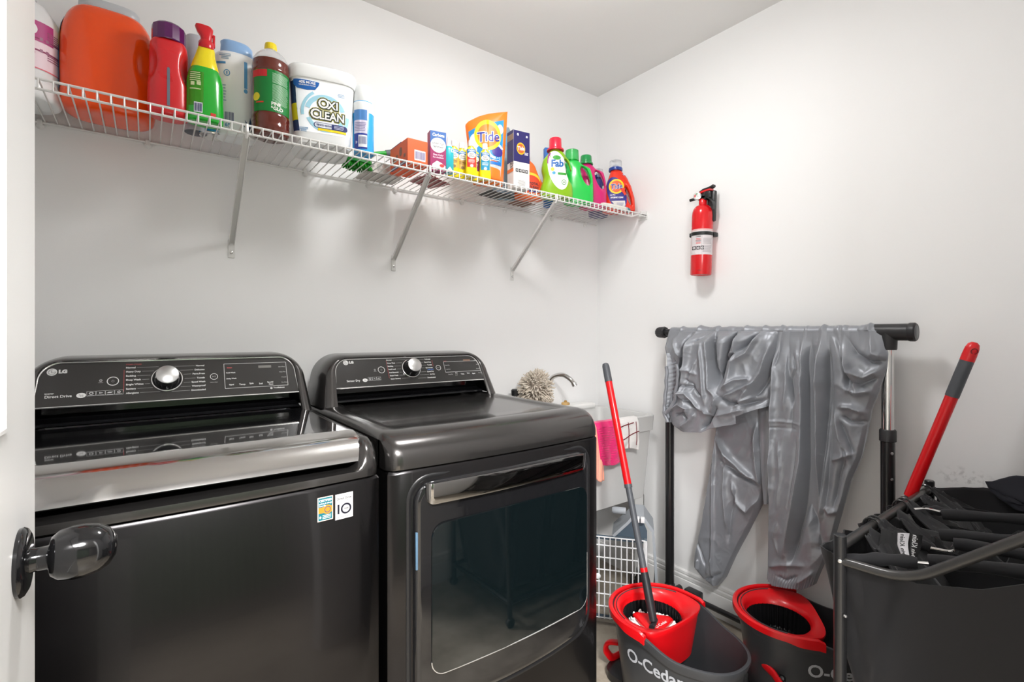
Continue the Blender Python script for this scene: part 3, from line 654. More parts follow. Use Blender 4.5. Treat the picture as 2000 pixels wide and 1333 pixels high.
# --- red bottle with purple cap
RD = mat('red_bottle', 'd8242b', .28, coat=.25)
it = item('scent_beads_bottle', 'red waisted bottle with a deep purple cap', 'bottle', -1.904, -.222, 3)
def f(X, Y, Z):
    k = np.interp(Z, [0, .01, .03, .10, .16, .20, .222, .236], [.88, .97, 1, .985, .95, .92, .86, .76])
    d = (se(X/k, Y/k, .053, .043, 2.6)-1)*.045; d = smax(d, np.maximum(-Z, Z-.236), .008)
    for s in (-1, 1):
        g = np.sqrt(((X-s*.056)/.027)**2+((Z-.155)/.052)**2+((Y+.030)/.035)**2)-1; d = smax(d, -g*.024, .008)
    return d
b = shaped('body', f, (-.058, -.05, -.004), (.058, .05, .24), RD, it, .0032, 2)
decal('strip', joinp(rect2d(.007, .11, 1, 10, 0, .05), mv(disc2d(.0035, .006, 16, 2), 0, .105)), ink('6c7684'), b, it, 0, 0, .03, .0012)
MB().lathe([(.041, .229), (.043, .232), (.043, .262), (.042, .276), (.036, .282), (.0001, .283)], 14, cap=False).obj('cap', plas('5d1d5c', .22), it, sharp=20)
# --- grey canister behind the spray bottle, blue can beside it
it.scale = (.90, .90, .885)
it = item('grey_canister', 'slim pale grey canister standing behind the green spray bottle', 'canister', -1.838, -.155, 0)
MB().lathe([(.028, 0), (.030, .003), (.030, .20), (.027, .208), (.027, .27), (.024, .276), (.0001, .276)], 28, cap=False).obj('body', plas('bcbcc4', .35), it)
it = item('blue_spray_can', 'blue aerosol can with a steel bottom rim behind the green spray bottle', 'can', -1.795, -.150, 0)
MB().lathe([(.0001, .006), (.024, .004), (.030, .0015), (.034, 0), (.0355, .003), (.034, .006), (.034, .008)], 32, cap=False).obj('base_rim', SILV, it)
MB().lathe([(.034, .006), (.0345, .01), (.0345, .15), (.030, .165), (.0001, .17)], 32, cap=False).obj('body', plas('1f7fae', .3), it)
# --- green trigger spray
it = item('spray_bottle', 'green trigger spray bottle with a yellow collar and red trigger head', 'spray bottle', -1.822, -.240, 0)
b = body_loft('body', [(0, .040, .026, 2.6), (.004, .044, .030, 2.6), (.02, .0455, .031, 2.6), (.06, .0445, .0305, 2.5), (.11, .044, .030, 2.5), (.135, .040, .028, 2.4), (.150, .034, .026, 2.2), (.158, .029, .024, 2.1)], mat('green_bottle', '1fae2e', .2, coat=.4), it)
MB().loft([superring(.034*q, .0265*q, z, 2.2, 36, c) for z, q, c in ((.148, .98, 0), (.152, 1.0, 0), (.170, .86, 0), (.190, .70, .001), (.207, .62, .003), (.212, .58, .003))]).obj('collar', plas('f3de1c', .25), it)
rh = plas('cf1b26', .25)
MB().lathe([(.0185, .208), (.0195, .211), (.0185, .228), (.016, .232)], 20, T(.003, 0, 0)).loft([superring(.013, .015, .23, 2.4, 20, .003), superring(.014, .015, .244, 2.6, 20, .003), superring(.019, .014, .256, 3, 20, .000), superring(.022, .012, .268, 3, 20, -.002), superring(.018, .009, .274, 3, 20, -.004)]).box((.018, -.004, .220), (.0245, .004, .256), .002).obj('trigger_head', rh, it)
decal('label_panel', rect2d(.036, .095, 6, 8, 0, 0, .0), ink('3f8f1f'), b, it, math.radians(-30), -.008, .085, .0006)
decal('label_print', joinp(lines2d(.026, .028, 5, 0, .032, seed=3), lines2d(.026, .006, 1, 0, -.002), mv(rect2d(.009, .010), -.006, .012), mv(rect2d(.009, .010), .008, .014)), ink('cfdba8'), b, it, math.radians(-30), -.008, .085, .001)
decal('barcode_panel', rect2d(.019, .028, 3, 3), ink('dfe2ea'), b, it, math.radians(-25), -.004, .033, .0010)
decal('barcode', bars2d(.016, .022), ink('444a7a'), b, it, math.radians(-25), -.004, .033, .0014)
decal('red_patch', rect2d(.012, .009), ink('d8372c'), b, it, math.radians(30), .0, .02, .001)
# --- white bottle, pale blue cap
it = item('white_lotion_bottle', 'white bottle with a pale blue cap and blue plant print', 'bottle', -1.736, -.162, 5)
b = body_loft('body', [(0, .048, .034, 2.5), (.004, .052, .038, 2.5), (.02, .0535, .039, 2.5), (.12, .056, .040, 2.5), (.19, .0575, .040, 2.5), (.222, .056, .039, 2.5), (.232, .051, .036, 2.5), (.236, .045, .032, 2.5)], WHT, it)
MB().loft([superring(rx, ry, z, 2.4, 36, c) for z, rx, ry, c in ((.234, .040, .028, .002), (.246, .042, .030, .002), (.262, .041, .029, .002), (.270, .038, .026, -.002), (.276, .022, .016, -.012))]).obj('cap', plas('8fb6e4', .3), it)
decal('label_tab', joinp(rect2d(.008, .075, 1, 8, .016, .175-.11), mv(disc2d(.005, .006), .016, .02)), ink('5fa4d6'), b, it, math.radians(10), 0, .11, .0008)
decal('label_mark', joinp(rect2d(.022, .006, 3, 1, -.038, .083), mv(disc2d(.008, .009, 20, 1, .75), -.024, .056), rect2d(.003, .008, 1, 1, -.024, .056), mv(text2d('65', .014, .0003, 'CENTER'), -.022, -.088)), ink('4a8fc4'), b, it, math.radians(0), 0, .115, .0009)
decal('label_print', joinp(lines2d(.03, .018, 4, -.022, .102, seed=2, al=1), lines2d(.03, .05, 6, -.03, .0, .3, seed=4, al=1)), ink('88a6be'), b, it, math.radians(-10), 0, .115, .0009)
decal('barcode', bars2d(.022, .026), ink('5a5f86'), b, it, math.radians(0), -.018, .05, .0009)
lf = [([(0, 0), (.004, .012), (.0, .034), (-.004, .012)], [(0, 1, 2, 3)])]
decal('leaf_print', joinp(*[mv(lf[0], .024, 0, a, s) for a, s in ((-.9, .8), (-.45, 1), (0, 1.2), (.45, 1), (.9, .85))]), ink('2f4f73'), b, it, math.radians(16), 0, .02, .0009)
it.scale = (1.03, 1.03, 1.06)
# --- amber pine cleaner
AMB = mat('amber_liquid', (.16, .022, .010), .1, coat=.5, trans=.25)
it = item('pine_cleaner_bottle', 'clear bottle of dark amber cleaner with a green label and yellow cap', 'bottle', -1.654, -.238, 0)
b = MB().lathe([(.0001, .003), (.040, 0), (.047, .003), (.0505, .010), (.0515, .03), (.050, .034), (.0515, .040), (.050, .046), (.0515, .052), (.0515, .06), (.0505, .062), (.0505, .185), (.0515, .187), (.0520, .192), (.0505, .197), (.051, .205), (.049, .222)], 48, cap=False).obj('body', AMB, it)
MB().lathe([(.0492, .2215), (.047, .231), (.040, .243), (.029, .254), (.019, .261), (.017, .264), (.017, .270)], 48, cap=False).obj('neck', CLEAR, it)
MB().lathe([(.0001, .2235), (.0485, .2225)], 40, cap=False).obj('liquid_surface', mat('amber_light', (.45, .09, .03), .15), it)
cap_ribbed(.0175, .262, .283).obj('cap', plas('f0d51a', .3), it)
decal('label', rect2d(.094, .122, 24, 3), ink('0c7a33'), b, it, 0, 0, .124, .0007)
decal('label_red', rect2d(.030, .02, 8, 1), ink('c9242d'), b, it, 0, -.0335, .173, .0012)
decal('label_print', joinp(lines2d(.046, .030, 9, .014, .032), lines2d(.046, .058, 17, .014, -.015, .4, seed=5)), ink('9fc9a6'), b, it, 0, .004, .130, .0012)
decal('label_lettering', joinp(mv(text2d('PINE', .014, .0004, 'LEFT', 0, .9), -.008, .006), mv(text2d('GLO', .014, .0004, 'LEFT', 0, .95), -.003, -.007), mv(text2d('&', .008, .0002), -.0085, -.004)), ink('f2f2ea'), b, it, 0, .0, .080, .0012)
decal('label_dot', mv(disc2d(.012, .012), 0, 0), ink('ead53a'), b, it, math.radians(-58), 0, .105, .0012)
decal('label_stripe', rect2d(.024, .004, 4, 1), ink('d5402b'), b, it, math.radians(-45), 0, .088, .0014)
# --- white tub
it = item('stain_remover_tub', 'white square-shouldered tub with a pale blue swirl label beside the amber cleaner', 'tub', -1.497, -.196, 11)
b = body_loft('body', [(0, .078, .080, 5), (.003, .083, .085, 5), (.02, .086, .088, 5), (.10, .092, .093, 5), (.19, .097, .097, 4.6), (.205, .098, .098, 4.6)], plas('eef0f0', .3), it, 64)
MB().loft([superring(rx, ry, z, 4.6, 64) for z, rx, ry in ((.196, .1005, .1005), (.200, .1025, .1025), (.212, .1035, .1035), (.226, .104, .104), (.232, .1035, .1035), (.237, .100, .100), (.240, .09, .09))]).obj('lid', plas('f2f4f4', .28), it)
decal('label', rect2d(.168, .155, 28, 4), ink('f4f7fa'), b, it, 0, 0, .112, .0005)
SW = mat('label_swirl', 'a9dcf0', .45)
def arc2d(r0, r1, a0, a1, sx=1, n=24): return [(sx*r0*math.cos(t), r0*math.sin(t)) for t in np.linspace(a0, a1, n)]+[(sx*r1*math.cos(t), r1*math.sin(t)) for t in np.linspace(a0, a1, n)], [(i, i+1, n+i+1, n+i) for i in range(n-1)]
decal('label_swirl', joinp(mv(arc2d(.044, .057, .3, 2.9, 1.05), .0, 0), mv(arc2d(.044, .055, 3.5, 5.9, 1.05), 0, 0), mv(arc2d(.068, .076, 2.2, 3.3, 1.05), .01, 0), mv(arc2d(.07, .08, 5.6, 6.3, 1.0), -.01, 0)), SW, b, it, 0, .006, .095, .0009)
decal('badge', ([(-.036, .013), (.036, .010), (.034, 0), (.024, -.014), (.0, -.018), (-.026, -.014), (-.036, -.002)], [tuple(range(7))]), ink('1d63b4'), b, it, 0, -.048, .176, .0011)
decal('badge_lettering', joinp(mv(text2d('40% MORE', .0105, .0003, 'CENTER', 0, .95), 0, .004), mv(text2d('WHITENING POWER', .005, .0001, 'CENTER'), 0, -.004)), ink('f4f6f8'), b, it, 0, -.046, .176, .0015)
def word(bold): return joinp(mv(text2d('O', .040, .0006+bold, 'LEFT'), -.032, .024), mv(text2d('XI', .033, .0006+bold, 'LEFT'), -.004, .022), mv(text2d('C', .040, .0006+bold, 'LEFT'), -.054, -.010), mv(text2d('LEAN', .033, .0006+bold, 'LEFT', 0, .92), -.028, -.012))
decal('brand_shadow', word(.0042), ink('c9c02c'), b, it, 0, .016, .100, .0013)
decal('brand_outline', word(.0030), ink('2f3a3a'), b, it, 0, .016, .100, .0017)
decal('brand_lettering', word(.0002), ink('f8f8f6'), b, it, 0, .016, .100, .0022)
decal('name_bar', joinp(rect2d(.082, .017, 14, 1), mv(disc2d(.0085, .0085), .041, 0), mv(disc2d(.0085, .0085), -.041, 0)), ink('2a3470'), b, it, 0, .022, .059, .0013)
decal('name_field', joinp(rect2d(.042, .014, 8, 1), mv(disc2d(.007, .007), -.021, 0)), ink('dfe4ee'), b, it, 0, .003, .059, .0017)
decal('name_lettering', mv(text2d('WHITE REVIVE', .0068, .0002, 'CENTER'), 0, 0), ink('2a3470'), b, it, 0, .002, .059, .0021)
decal('name_print', lines2d(.03, .012, 3), ink('c8cde6'), b, it, 0, .046, .059, .0017)
decal('yellow_bar', rect2d(.083, .007, 14, 1), ink('f1d91f'), b, it, 0, .026, .0465, .0013)
decal('small_print', joinp(lines2d(.026, .014, 4, -.056, -.045, seed=2, al=1), lines2d(.026, .012, 3, .052, .074, .3, 3, 1)), ink('6fa2d2'), b, it, 0, 0, .085, .0010)
decal('side_label', rect2d(.02, .15, 3, 6), ink('2b3f6d'), b, it, math.radians(-78), .058, .11, .0006)
decal('side_label_yellow', rect2d(.02, .05, 3, 3), ink('e7cf25'), b, it, math.radians(-78), .058, .092, .0010)
# --- aerosol
it = item('disinfectant_can', 'blue and white aerosol can with a white cap right of the white tub', 'can', -1.384, -.272, 10)
b = MB().lathe([(.0001, .004), (.026, .003), (.031, 0), (.0335, .002), (.0335, .158), (.031, .166), (.030, .168)], 40, cap=False).obj('body', plas('36a7e6', .25), it)
MB().lathe([(.0305, .163), (.0315, .166), (.030, .213), (.028, .217), (.0001, .218)], 40, cap=False).obj('cap', WHT, it)
MB().lathe([(.0338, .128), (.0339, .13), (.0339, .158), (.0325, .1625)], 40, cap=False).obj('white_band', WHT, it)
decal('label_top', rect2d(.041, .034, 10, 1), ink('4f86c4'), b, it, math.radians(-22), -.002, .118, .0007)
decal('label', rect2d(.041, .042, 10, 1), ink('d9d3e6'), b, it, math.radians(-22), -.002, .080, .0007)
decal('label_bottom', rect2d(.041, .05, 10, 1), ink('2a3f9a'), b, it, math.radians(-22), -.002, .034, .0007)
decal('label_print', joinp(lines2d(.036, .03, 6, 0, .0)), ink('8a86b4'), b, it, math.radians(-22), -.002, .08, .0011)
decal('barcode_panel', rect2d(.026, .038, 5, 1), ink('e9ecf2'), b, it, math.radians(-22), .005, .034, .0011)
decal('barcode', bars2d(.022, .024), ink('7f86ad'), b, it, math.radians(-22), .005, .036, .0015)
decal('recycling_mark', disc2d(.004, .006, 3, 1, .5), ink('e9ecf2'), b, it, math.radians(-22), -.0145, .03, .0012)
# --- scrub brush with green bristles
it = item('scrub_brush', 'dish brush with green bristles and a green handle lying behind the aerosol can', 'brush', -1.352, -.125, 0)
hd = [Vector((-.02, .0, .026)), Vector((.03, .01, .060)), Vector((.10, .02, .085)), Vector((.135, .025, .093))]
MB().tube([hd[0], hd[1], hd[2], hd[2].lerp(hd[3], .5)], [.012, .008, .007, .009], 12, flat=.6).obj('handle', plas('28a83a', .3), it)
MB().tube([hd[2].lerp(hd[3], .4), hd[3], hd[3]+Vector((.03, .012, .004))], [.011, .014, .010], 12, flat=.55).obj('grip', plas('5a6468', .4), it)
MB().loft([superring(.05, .035, z, 2.4, 28) for z in (.018, .022, .032, .035)]).obj('head', plas('1c7a2c', .35), it)
m = MB()
for i in range(150):
    a = RNG.uniform(0, 2*PI); r = math.sqrt(RNG.uniform(0, 1)); px, py = .045*r*math.cos(a), .031*r*math.sin(a)
    m.tube([(px, py, .02), (px*1.25, py*1.25, .0005)], .0022, 4)
tag(m.obj('bristles', mat('green_bristle', '1f8a1f', .5), it), kind='stuff')
# --- crumpled pale bag and an orange box
def crumple(name, label, cat, loc, rx, ry, h, m, seed, az=0, parts=None):
    N = 40; g = []
    for j in range(N):
        row = []
        for i in range(N):
            u, v = -1+2*i/(N-1), -1+2*j/(N-1); r = max(abs(u), abs(v)); q = max(0, 1-r**3)
            n_ = abs(vnoise(np.array([u*3.1+seed, v*3.3]), seed)-.5)*2; n2 = abs(vnoise(np.array([u*7+seed, v*6]), seed+1)-.5)*2
            row.append((u*rx*(1+.12*(n_-.5)), v*ry*(1+.12*(n2-.5)), h*q*(.35+.75*n_+.35*n2)+.0006))
        g.append(row)
    mm = MB().sheet(g); mm.sheet([[(p[0], p[1], .0002) for p in r] for r in g]); o = mm.obj(name, m, None, sharp=25); tag(o, label, cat); o.location = loc; o.rotation_euler = (0, 0, math.radians(az)); return o
crumple('plastic_bag', 'crumpled pale plastic bag lying between the aerosol can and the orange box', 'bag', (-1.250, -.072, ZB), .075, .055, .050, mat('pale_plastic', (.55, .52, .49), .3, coat=.2), 3)
def carton(name, label, x, y, az, w, d, h, m, group=None, bottom=None, cat='box'):
    it = item(name, label, cat, x, y, az, group); b = MB().box((-w/2, -d/2, 0), (w/2, d/2, h), .0012, 2).obj('carton', m, it, sharp=20); return it, b
def fM(w, d, face='front'):
    """plane of a carton face; local x right, y up as one looks at it"""
    if face == 'front': return Matrix(((1, 0, 0, 0), (0, 0, -1, -d/2-.0005), (0, 1, 0, 0), (0, 0, 0, 1)))
    return Matrix(((0, 0, -1, -w/2-.0005), (-1, 0, 0, 0), (0, 1, 0, 0), (0, 0, 0, 1)))   # left side: local x runs towards the front
def ff(M, k): return M @ T(0, 0, .0003*k)
it, b = carton('orange_carton', 'orange carton lying on its side with a barcode on its end', -1.198, -.215, 0, .076, .150, .088, mat('carton_orange', 'f2602a', .5))
it.rotation_euler.x = math.radians(0)
M = fM(.076, .15); flat('barcode_panel', rect2d(.042, .036, 1, 1, .008, .034), ink('ece7ea'), M, it); flat('barcode', bars2d(.036, .026, .008, .034), ink('5e548f'), ff(M, 1), it)
M = fM(.076, .15, 'left'); flat('side_print', joinp(mv(disc2d(.012, .016), .018, .055), mv(rect2d(.014, .014), -.015, .045), mv(rect2d(.016, .012), .05, .034), mv(disc2d(.01, .012), -.045, .04)), ink('8a4a30'), M, it)
flat('side_band', rect2d(.13, .012, 1, 1, 0, .010), ink('3a3f7c'), M, it)
MB().box((-.0385, -.02, .0875), (.0, .0755, .0895), .0004).obj('top_label', ink('323a78'), it)
# --- colour run remover
it, b = carton('colour_remover_carton', 'narrow maroon and blue upright carton beside the orange one', -1.110, -.262, 10, .060, .034, .142, mat('carton_maroon', '9c1f5f', .45))
M = fM(.06, .034)
flat('blue_field', rect2d(.0595, .045, 1, 1, 0, .119), ink('1f5da8'), M, it); flat('white_oval', mv(disc2d(.0285, .027), 0, .092), ink('f2f0f0'), ff(M, 1), it)
flat('brand_lettering', mv(text2d('Carbona', .0150, .0004, 'CENTER', .2, .86), 0, .128), ink('f4f4f4'), ff(M, 1), it)
flat('name_lettering', joinp(mv(text2d('color run', .0135, .0001, 'CENTER', 0, .85), 0, .098), mv(text2d('remover', .0135, .0001, 'CENTER', 0, .85), 0, .086)), ink('40424c'), ff(M, 2), it)
flat('pink_lettering', joinp(mv(text2d('Fixes Color', .0095, .0003, 'CENTER', .1, .85), 0, .057), mv(text2d('Run Accidents', .0080, .0003, 'CENTER', .1, .85), 0, .048)), ink('f0c9dc'), ff(M, 1), it)
flat('fabric_picture', mv(([(-.027, 0), (-.022, .018), (-.005, .032), (.012, .026), (.027, .016), (.027, 0)], [tuple(range(6))]), 0, .004), ink('ece9ec'), ff(M, 1), it)
flat('stain_picture', mv(disc2d(.009, .006), .014, .020), ink('d23a3a'), ff(M, 2), it)
# --- small dropper bottles
it = item('teal_bottle', 'small teal bottle with a white cone nozzle and white foot', 'bottle', -1.068, -.275, 12)
b = body_loft('body', [(0, .0155, .013, 2.6), (.003, .0175, .015, 2.6), (.085, .0175, .015, 2.6), (.096, .013, .012, 2.2), (.098, .010, .010, 2)], plas('2fb3bf', .3), it, 28)
MB().lathe([(.0115, .094), (.0115, .102), (.009, .106), (.0045, .130), (.003, .136), (.0001, .137)], 20, cap=False).obj('nozzle', WHT, it)
decal('white_foot', ([(-.014, 0), (.014, 0), (.006, .012), (0, .019), (-.006, .012)], [(0, 1, 2, 3, 4)]), ink('eef2f2'), b, it, 0, 0, .002, .0008, .004)
decal('lettering', mv(text2d('D', .017, .0006, 'LEFT'), .001, 0), ink('eef4f4'), b, it, 0, .003, .080, .0009, .004)
YEL = plas('f3dc12', .3)
for k, (x, y, az, col, lab) in enumerate(((-1.030, -.245, 20, 'e2b04a', 'yellow stain-remover bottle with a tan label, leftmost of the five'), (-.995, -.245, 15, 'caa04c', 'yellow stain-remover bottle standing behind the red-labelled one'),
        (-.978, -.285, 22, 'd8342c', 'yellow stain-remover bottle with a red label'), (-.945, -.255, 22, '6d2346', 'yellow stain-remover bottle with a maroon label'), (-.918, -.288, 26, '1f8cb4', 'yellow stain-remover bottle with a teal-blue label, rightmost of the five'))):
    it = item('stain_remover_bottle', lab, 'bottle', x, y, az, 'small yellow stain-remover bottles')
    b = body_loft('body', [(0, .020, .0115, 3), (.003, .0225, .013, 3), (.03, .0215, .013, 3), (.045, .0195, .0125, 3), (.098, .0195, .0125, 3), (.108, .016, .011, 2.6), (.113, .0095, .009, 2), (.118, .009, .009, 2)], YEL, it, 32)
    cap_ribbed(.0105, .115, .138, 28).obj('cap', WHT, it)
    decal('label', rect2d(.033, .062, 6, 6), ink(col), b, it, 0, 0, .066, .0007)
    decal('label_top', rect2d(.033, .016, 6, 2), ink('2471b0'), b, it, 0, 0, .094, .0010)
    decal('label_oval', disc2d(.0150, .012), ink('efece6'), b, it, 0, 0, .080, .0013)
    decal('label_lettering', joinp(mv(text2d('Stain', .0085, .0001, 'CENTER'), 0, .004), mv(text2d('Devils', .0085, .0001, 'CENTER'), 0, -.004)), ink('3a3a40'), b, it, 0, 0, .080, .0017)
    decal('brand_lettering', mv(text2d('Carbona', .0078, .0002, 'CENTER', .2, .9), 0, 0), ink('f4f4f4'), b, it, 0, 0, .0965, .0014)
    decal('label_print', joinp(lines2d(.024, .012, 3, 0, .006), mv(disc2d(.006, .006), 0, -.012)), ink(('8a6a3a', '7a5a2a', 'f0d0c8', 'caa0b4', 'd8eef4')[k]), b, it, 0, 0, .052, .0012)
# --- pouch of pods
def pouch(root, outline, depth, m, name='pouch', N=26, M=44, gus=.25):
    """outline: list of (z, xleft, xright) from the base up"""
    zs = [o[0] for o in outline]; fr, bk = [], []
    for j in range(M):
        z = zs[0]+(zs[-1]-zs[0])*j/(M-1); a, b_ = interp(z, zs, [o[1] for o in outline]), interp(z, zs, [o[2] for o in outline]); rf, rb = [], []
        t = (z-zs[0])/(zs[-1]-zs[0]); prof = depth*(1-t)**.6*(1 if t > .05 else t/.05*.6+.4)
        for i in range(N):
            u = i/(N-1); x = a+(b_-a)*u; e = math.sin(PI*u)**.55
            wv = .004*vnoise(np.array([u*4, t*5]), 9)*e
            rf.append((x, -prof*e*.6-wv, z)); rb.append((x, prof*e*.4, z))
        fr.append(rf); bk.append(rb)
    mm = MB().sheet(fr); mm.sheet([r[::-1] for r in bk]); mm.add(fr[0]+bk[0][::-1], [tuple(range(2*N))]); return mm.obj(name, m, root, sharp=60)
it = item('pods_pouch', 'upright orange-edged pouch of laundry pods with a blue front and big logo', 'pouch', -.872, -.232, 26)
b = pouch(it, [(0, -.052, .060), (.01, -.058, .066), (.10, -.070, .070), (.20, -.082, .076), (.235, -.086, .079), (.25, -.074, .080), (.275, -.030, .081), (.288, .010, .082), (.300, .078, .083)], .085, mat('pouch_orange', 'f47a24', .3, coat=.3))
decal('blue_field', ([(-.050, .012), (.048, .010), (.056, .10), (.066, .262), (.02, .244), (-.03, .228), (-.074, .205), (-.062, .10)], [(0, 1, 2, 7), (7, 2, 3, 4), (7, 4, 5, 6)]), ink('2f8fd0'), b, it, 0, 0, 0, .0012)
decal('silver_field', ([(-.048, .012), (.046, .010), (.051, .070), (-.054, .075)], [(0, 1, 2, 3)]), ink('b9c3cc'), b, it, 0, 0, 0, .0018)
for sp in (mv(disc2d(.02, .03), -.05, .165), mv(disc2d(.012, .02), .05, .22), mv(arc2d(.024, .034, .4, 4.6), .030, .128)): decal('splash', sp, ink('cfe2ee'), b, it, 0, 0, 0, .0018)
decal('wave', mv(disc2d(.022, .020), .036, .126), ink('3b2f86'), b, it, 0, 0, 0, .0022)
decal('bullseye_outer', mv(disc2d(.052, .062, 40), .0, .190), ink('ffd21e'), b, it, 0, 0, 0, .0024)
decal('bullseye_inner', mv(disc2d(.040, .046, 40), .0, .188), ink('f47a24'), b, it, 0, 0, 0, .0030)
decal('brand_outline', mv(text2d('Tide', .056, .003, 'CENTER', .15, .86), .0, .180, .12), ink('f4f2f0'), b, it, 0, 0, 0, .0036)
decal('brand_lettering', mv(text2d('Tide', .056, .0008, 'CENTER', .15, .86), .0, .180, .12), ink('2c2f8e'), b, it, 0, 0, 0, .0042)
decal('blue_strip', rect2d(.104, .012, 14, 1, -.002, .078), ink('1f6fc0'), b, it, 0, 0, 0, .0022)
decal('size_lettering', joinp(mv(text2d('1 XL = 2', .012, .0003, 'CENTER', 0, .8), .030, .100), lines2d(.03, .006, 1, .03, .09)), ink('e4eaf4'), b, it, 0, 0, 0, .0026)
# --- grey green pouch behind, detergent carton
it = item('grey_pouch', 'grey and green pouch with a pointed top behind the navy detergent carton', 'pouch', -.700, -.110, 15)
b = pouch(it, [(0, -.05, .05), (.02, -.055, .055), (.18, -.05, .052), (.27, -.048, .045), (.285, -.04, .04), (.318, .005, .022)], .06, mat('pouch_grey', '7f96a4', .35))
decal('green_field', ([(-.045, .24), (.0, .27), (-.002, .312), (-.03, .288)], [(0, 1, 2, 3)]), ink('8db33a'), b, it, 0, 0, 0, .001); decal('pink_field', rect2d(.03, .04, 4, 4, .03, .22), ink('c8497e'), b, it, 0, 0, 0, .001); decal('blue_patch', rect2d(.045, .05, 4, 4, .018, .255), ink('5d9cc4'), b, it, 0, 0, 0, .0012)
it, b = carton('detergent_carton', 'tall carton, navy above and white below, right of the pods pouch', -.738, -.262, 6, .076, .050, .232, mat('carton_white', 'e6e3e0', .5))
M = fM(.076, .05); Ms = fM(.076, .05, 'left'); NV = ink('2a2560')
flat('navy_field', rect2d(.0758, .125, 1, 1, 0, .168), NV, M, it); flat('navy_field', rect2d(.0498, .09, 1, 1, 0, .150), NV, Ms, it)
flat('open_flap', rect2d(.0498, .024, 1, 1, 0, .205), ink('8a7460'), ff(Ms, 1), it); flat('flap_top', rect2d(.0498, .014, 1, 1, 0, .225), NV, ff(Ms, 1), it)
flat('orange_stripe', rect2d(.0498, .014, 1, 1, 0, .072), ink('e87426'), ff(Ms, 1), it)
flat('side_lettering', joinp(mv(text2d('NG', .018, .0006, 'LEFT'), -.002, .098), mv(text2d('ST', .018, .0006, 'LEFT'), .001, .082), mv(text2d('A', .016, .0004), .004, .135)), ink('2a2530'), ff(Ms, 1), it)
flat('bullseye_outer', mv(disc2d(.020, .024), -.004, .160), ink('f5b81f'), ff(M, 1), it); flat('bullseye_inner', mv(disc2d(.016, .019), -.004, .160), ink('e8602a'), ff(M, 2), it)
flat('brand_lettering', mv(text2d('Tide', .021, .0006, 'CENTER', .1, .85), -.004, .160, .1), ink('f4f2ee'), ff(M, 3), it)
flat('top_marks', joinp(mv(disc2d(.0045, .005, 16, 1, .5), -.018, .215), mv(rect2d(.008, .008), .024, .212), lines2d(.018, .012, 3, .022, .142)), ink('e6e4e8'), ff(M, 1), it)
flat('picture_row', joinp(*[mv(rect2d(.0125, .013), -.022+.0150*i, .071) for i in range(4)]), ink('28282c'), ff(M, 1), it)
flat('picture_glyphs', joinp(*[mv(disc2d(.0038, .0035, 10, 1, .3), -.022+.0150*i, .071) for i in range(4)]), ink('c8c8c8'), ff(M, 2), it)
flat('small_print', lines2d(.05, .024, 5, 0, .022, .3, 4, 1), ink('a9a6a8'), ff(M, 1), it)
# --- handled detergent bottles
def handled(name, label, x, y, az, m, w, d, h, neck, hole, waist=None, capf=None, flip=1, cat='bottle', taper=0):
    """w,d,h: body size below the neck; hole: (cx, cz, rx, rz, tilt); neck: (x, radius)"""
    it = item(name, label, cat, x, y, az); nx, nr = neck
    def f(X, Y, Z):
        X = X*flip
        kz = [0, .006, .02, .35*h, .62*h, .8*h, .92*h, h]
        L = np.interp(Z, kz, [-.46*w, -.49*w, -.5*w, -.485*w, -.46*w, -.40*w, nx-nr*1.45, nx-nr*1.0]); R = np.interp(Z, kz, [.46*w, .49*w, .5*w, .495*w, .475*w, .40*w, nx+nr*1.9, nx+nr*1.0])
        if taper: tp = np.interp(Z, kz, [1, 1, 1, 1-taper*.10, 1-taper*.55, 1-taper*.85, 1-taper*.6, 1]); L = nx+(L-nx)*tp; R = nx+(R-nx)*tp
        if waist is not None: q = waist[1]*np.exp(-((Z-waist[0])/waist[2])**2); L = L+q; R = R-q*.3
        D = np.interp(Z, kz, [.90*d, .97*d, d, d, .95*d, .85*d, .7*d, nr*2])/2
        c = (L+R)/2; hw_ = (R-L)/2
        q = se((X-c)/hw_, Y/D, 1, 1, 2.7)-1; dd_ = q*np.minimum(hw_, D)*.85
        dd_ = smax(dd_, np.maximum(-Z, Z-h), .010)
        hx, hz, rx, rz, t = hole; a, b_ = (X-hx)*math.cos(t)+(Z-hz)*math.sin(t), -(X-hx)*math.sin(t)+(Z-hz)*math.cos(t)
        g = (np.sqrt((a/rx)**2+(b_/rz)**2)-1)*min(rx, rz)
        return smax(dd_, -g, .012)
    b = shaped('body', f, (-w/2-.004, -d/2-.004, -.004), (w/2+.004, d/2+.004, h+.004), m, it, .0042, 2)
    MB().lathe([(nr*.98, h-.006), (nr*.98, h+.008)], 28, T(nx*flip, 0, 0)).obj('neck', m, it)
    if capf: capf(it, nx*flip, h, nr)
    return it, b
def screwcap(col, hh, r=1.15, skirt=1.35):
    def c(it, nx, h, nr):
        n = 44; R = nr*r; rings = []
        for z, q, rib in ((h-.002, skirt, 0), (h+.004, skirt, 0), (h+.010, 1.06, 1), (h+hh-.003, 1.0, 1), (h+hh, .93, 0)):
            rings.append([(nx+R*q*(1+.02*(k % 2)*rib)*math.cos(2*PI*k/n), R*q*(1+.02*(k % 2)*rib)*math.sin(2*PI*k/n), z) for k in range(n)])
        MB().loft(rings).obj('cap', plas(col, .3), it)
    return c
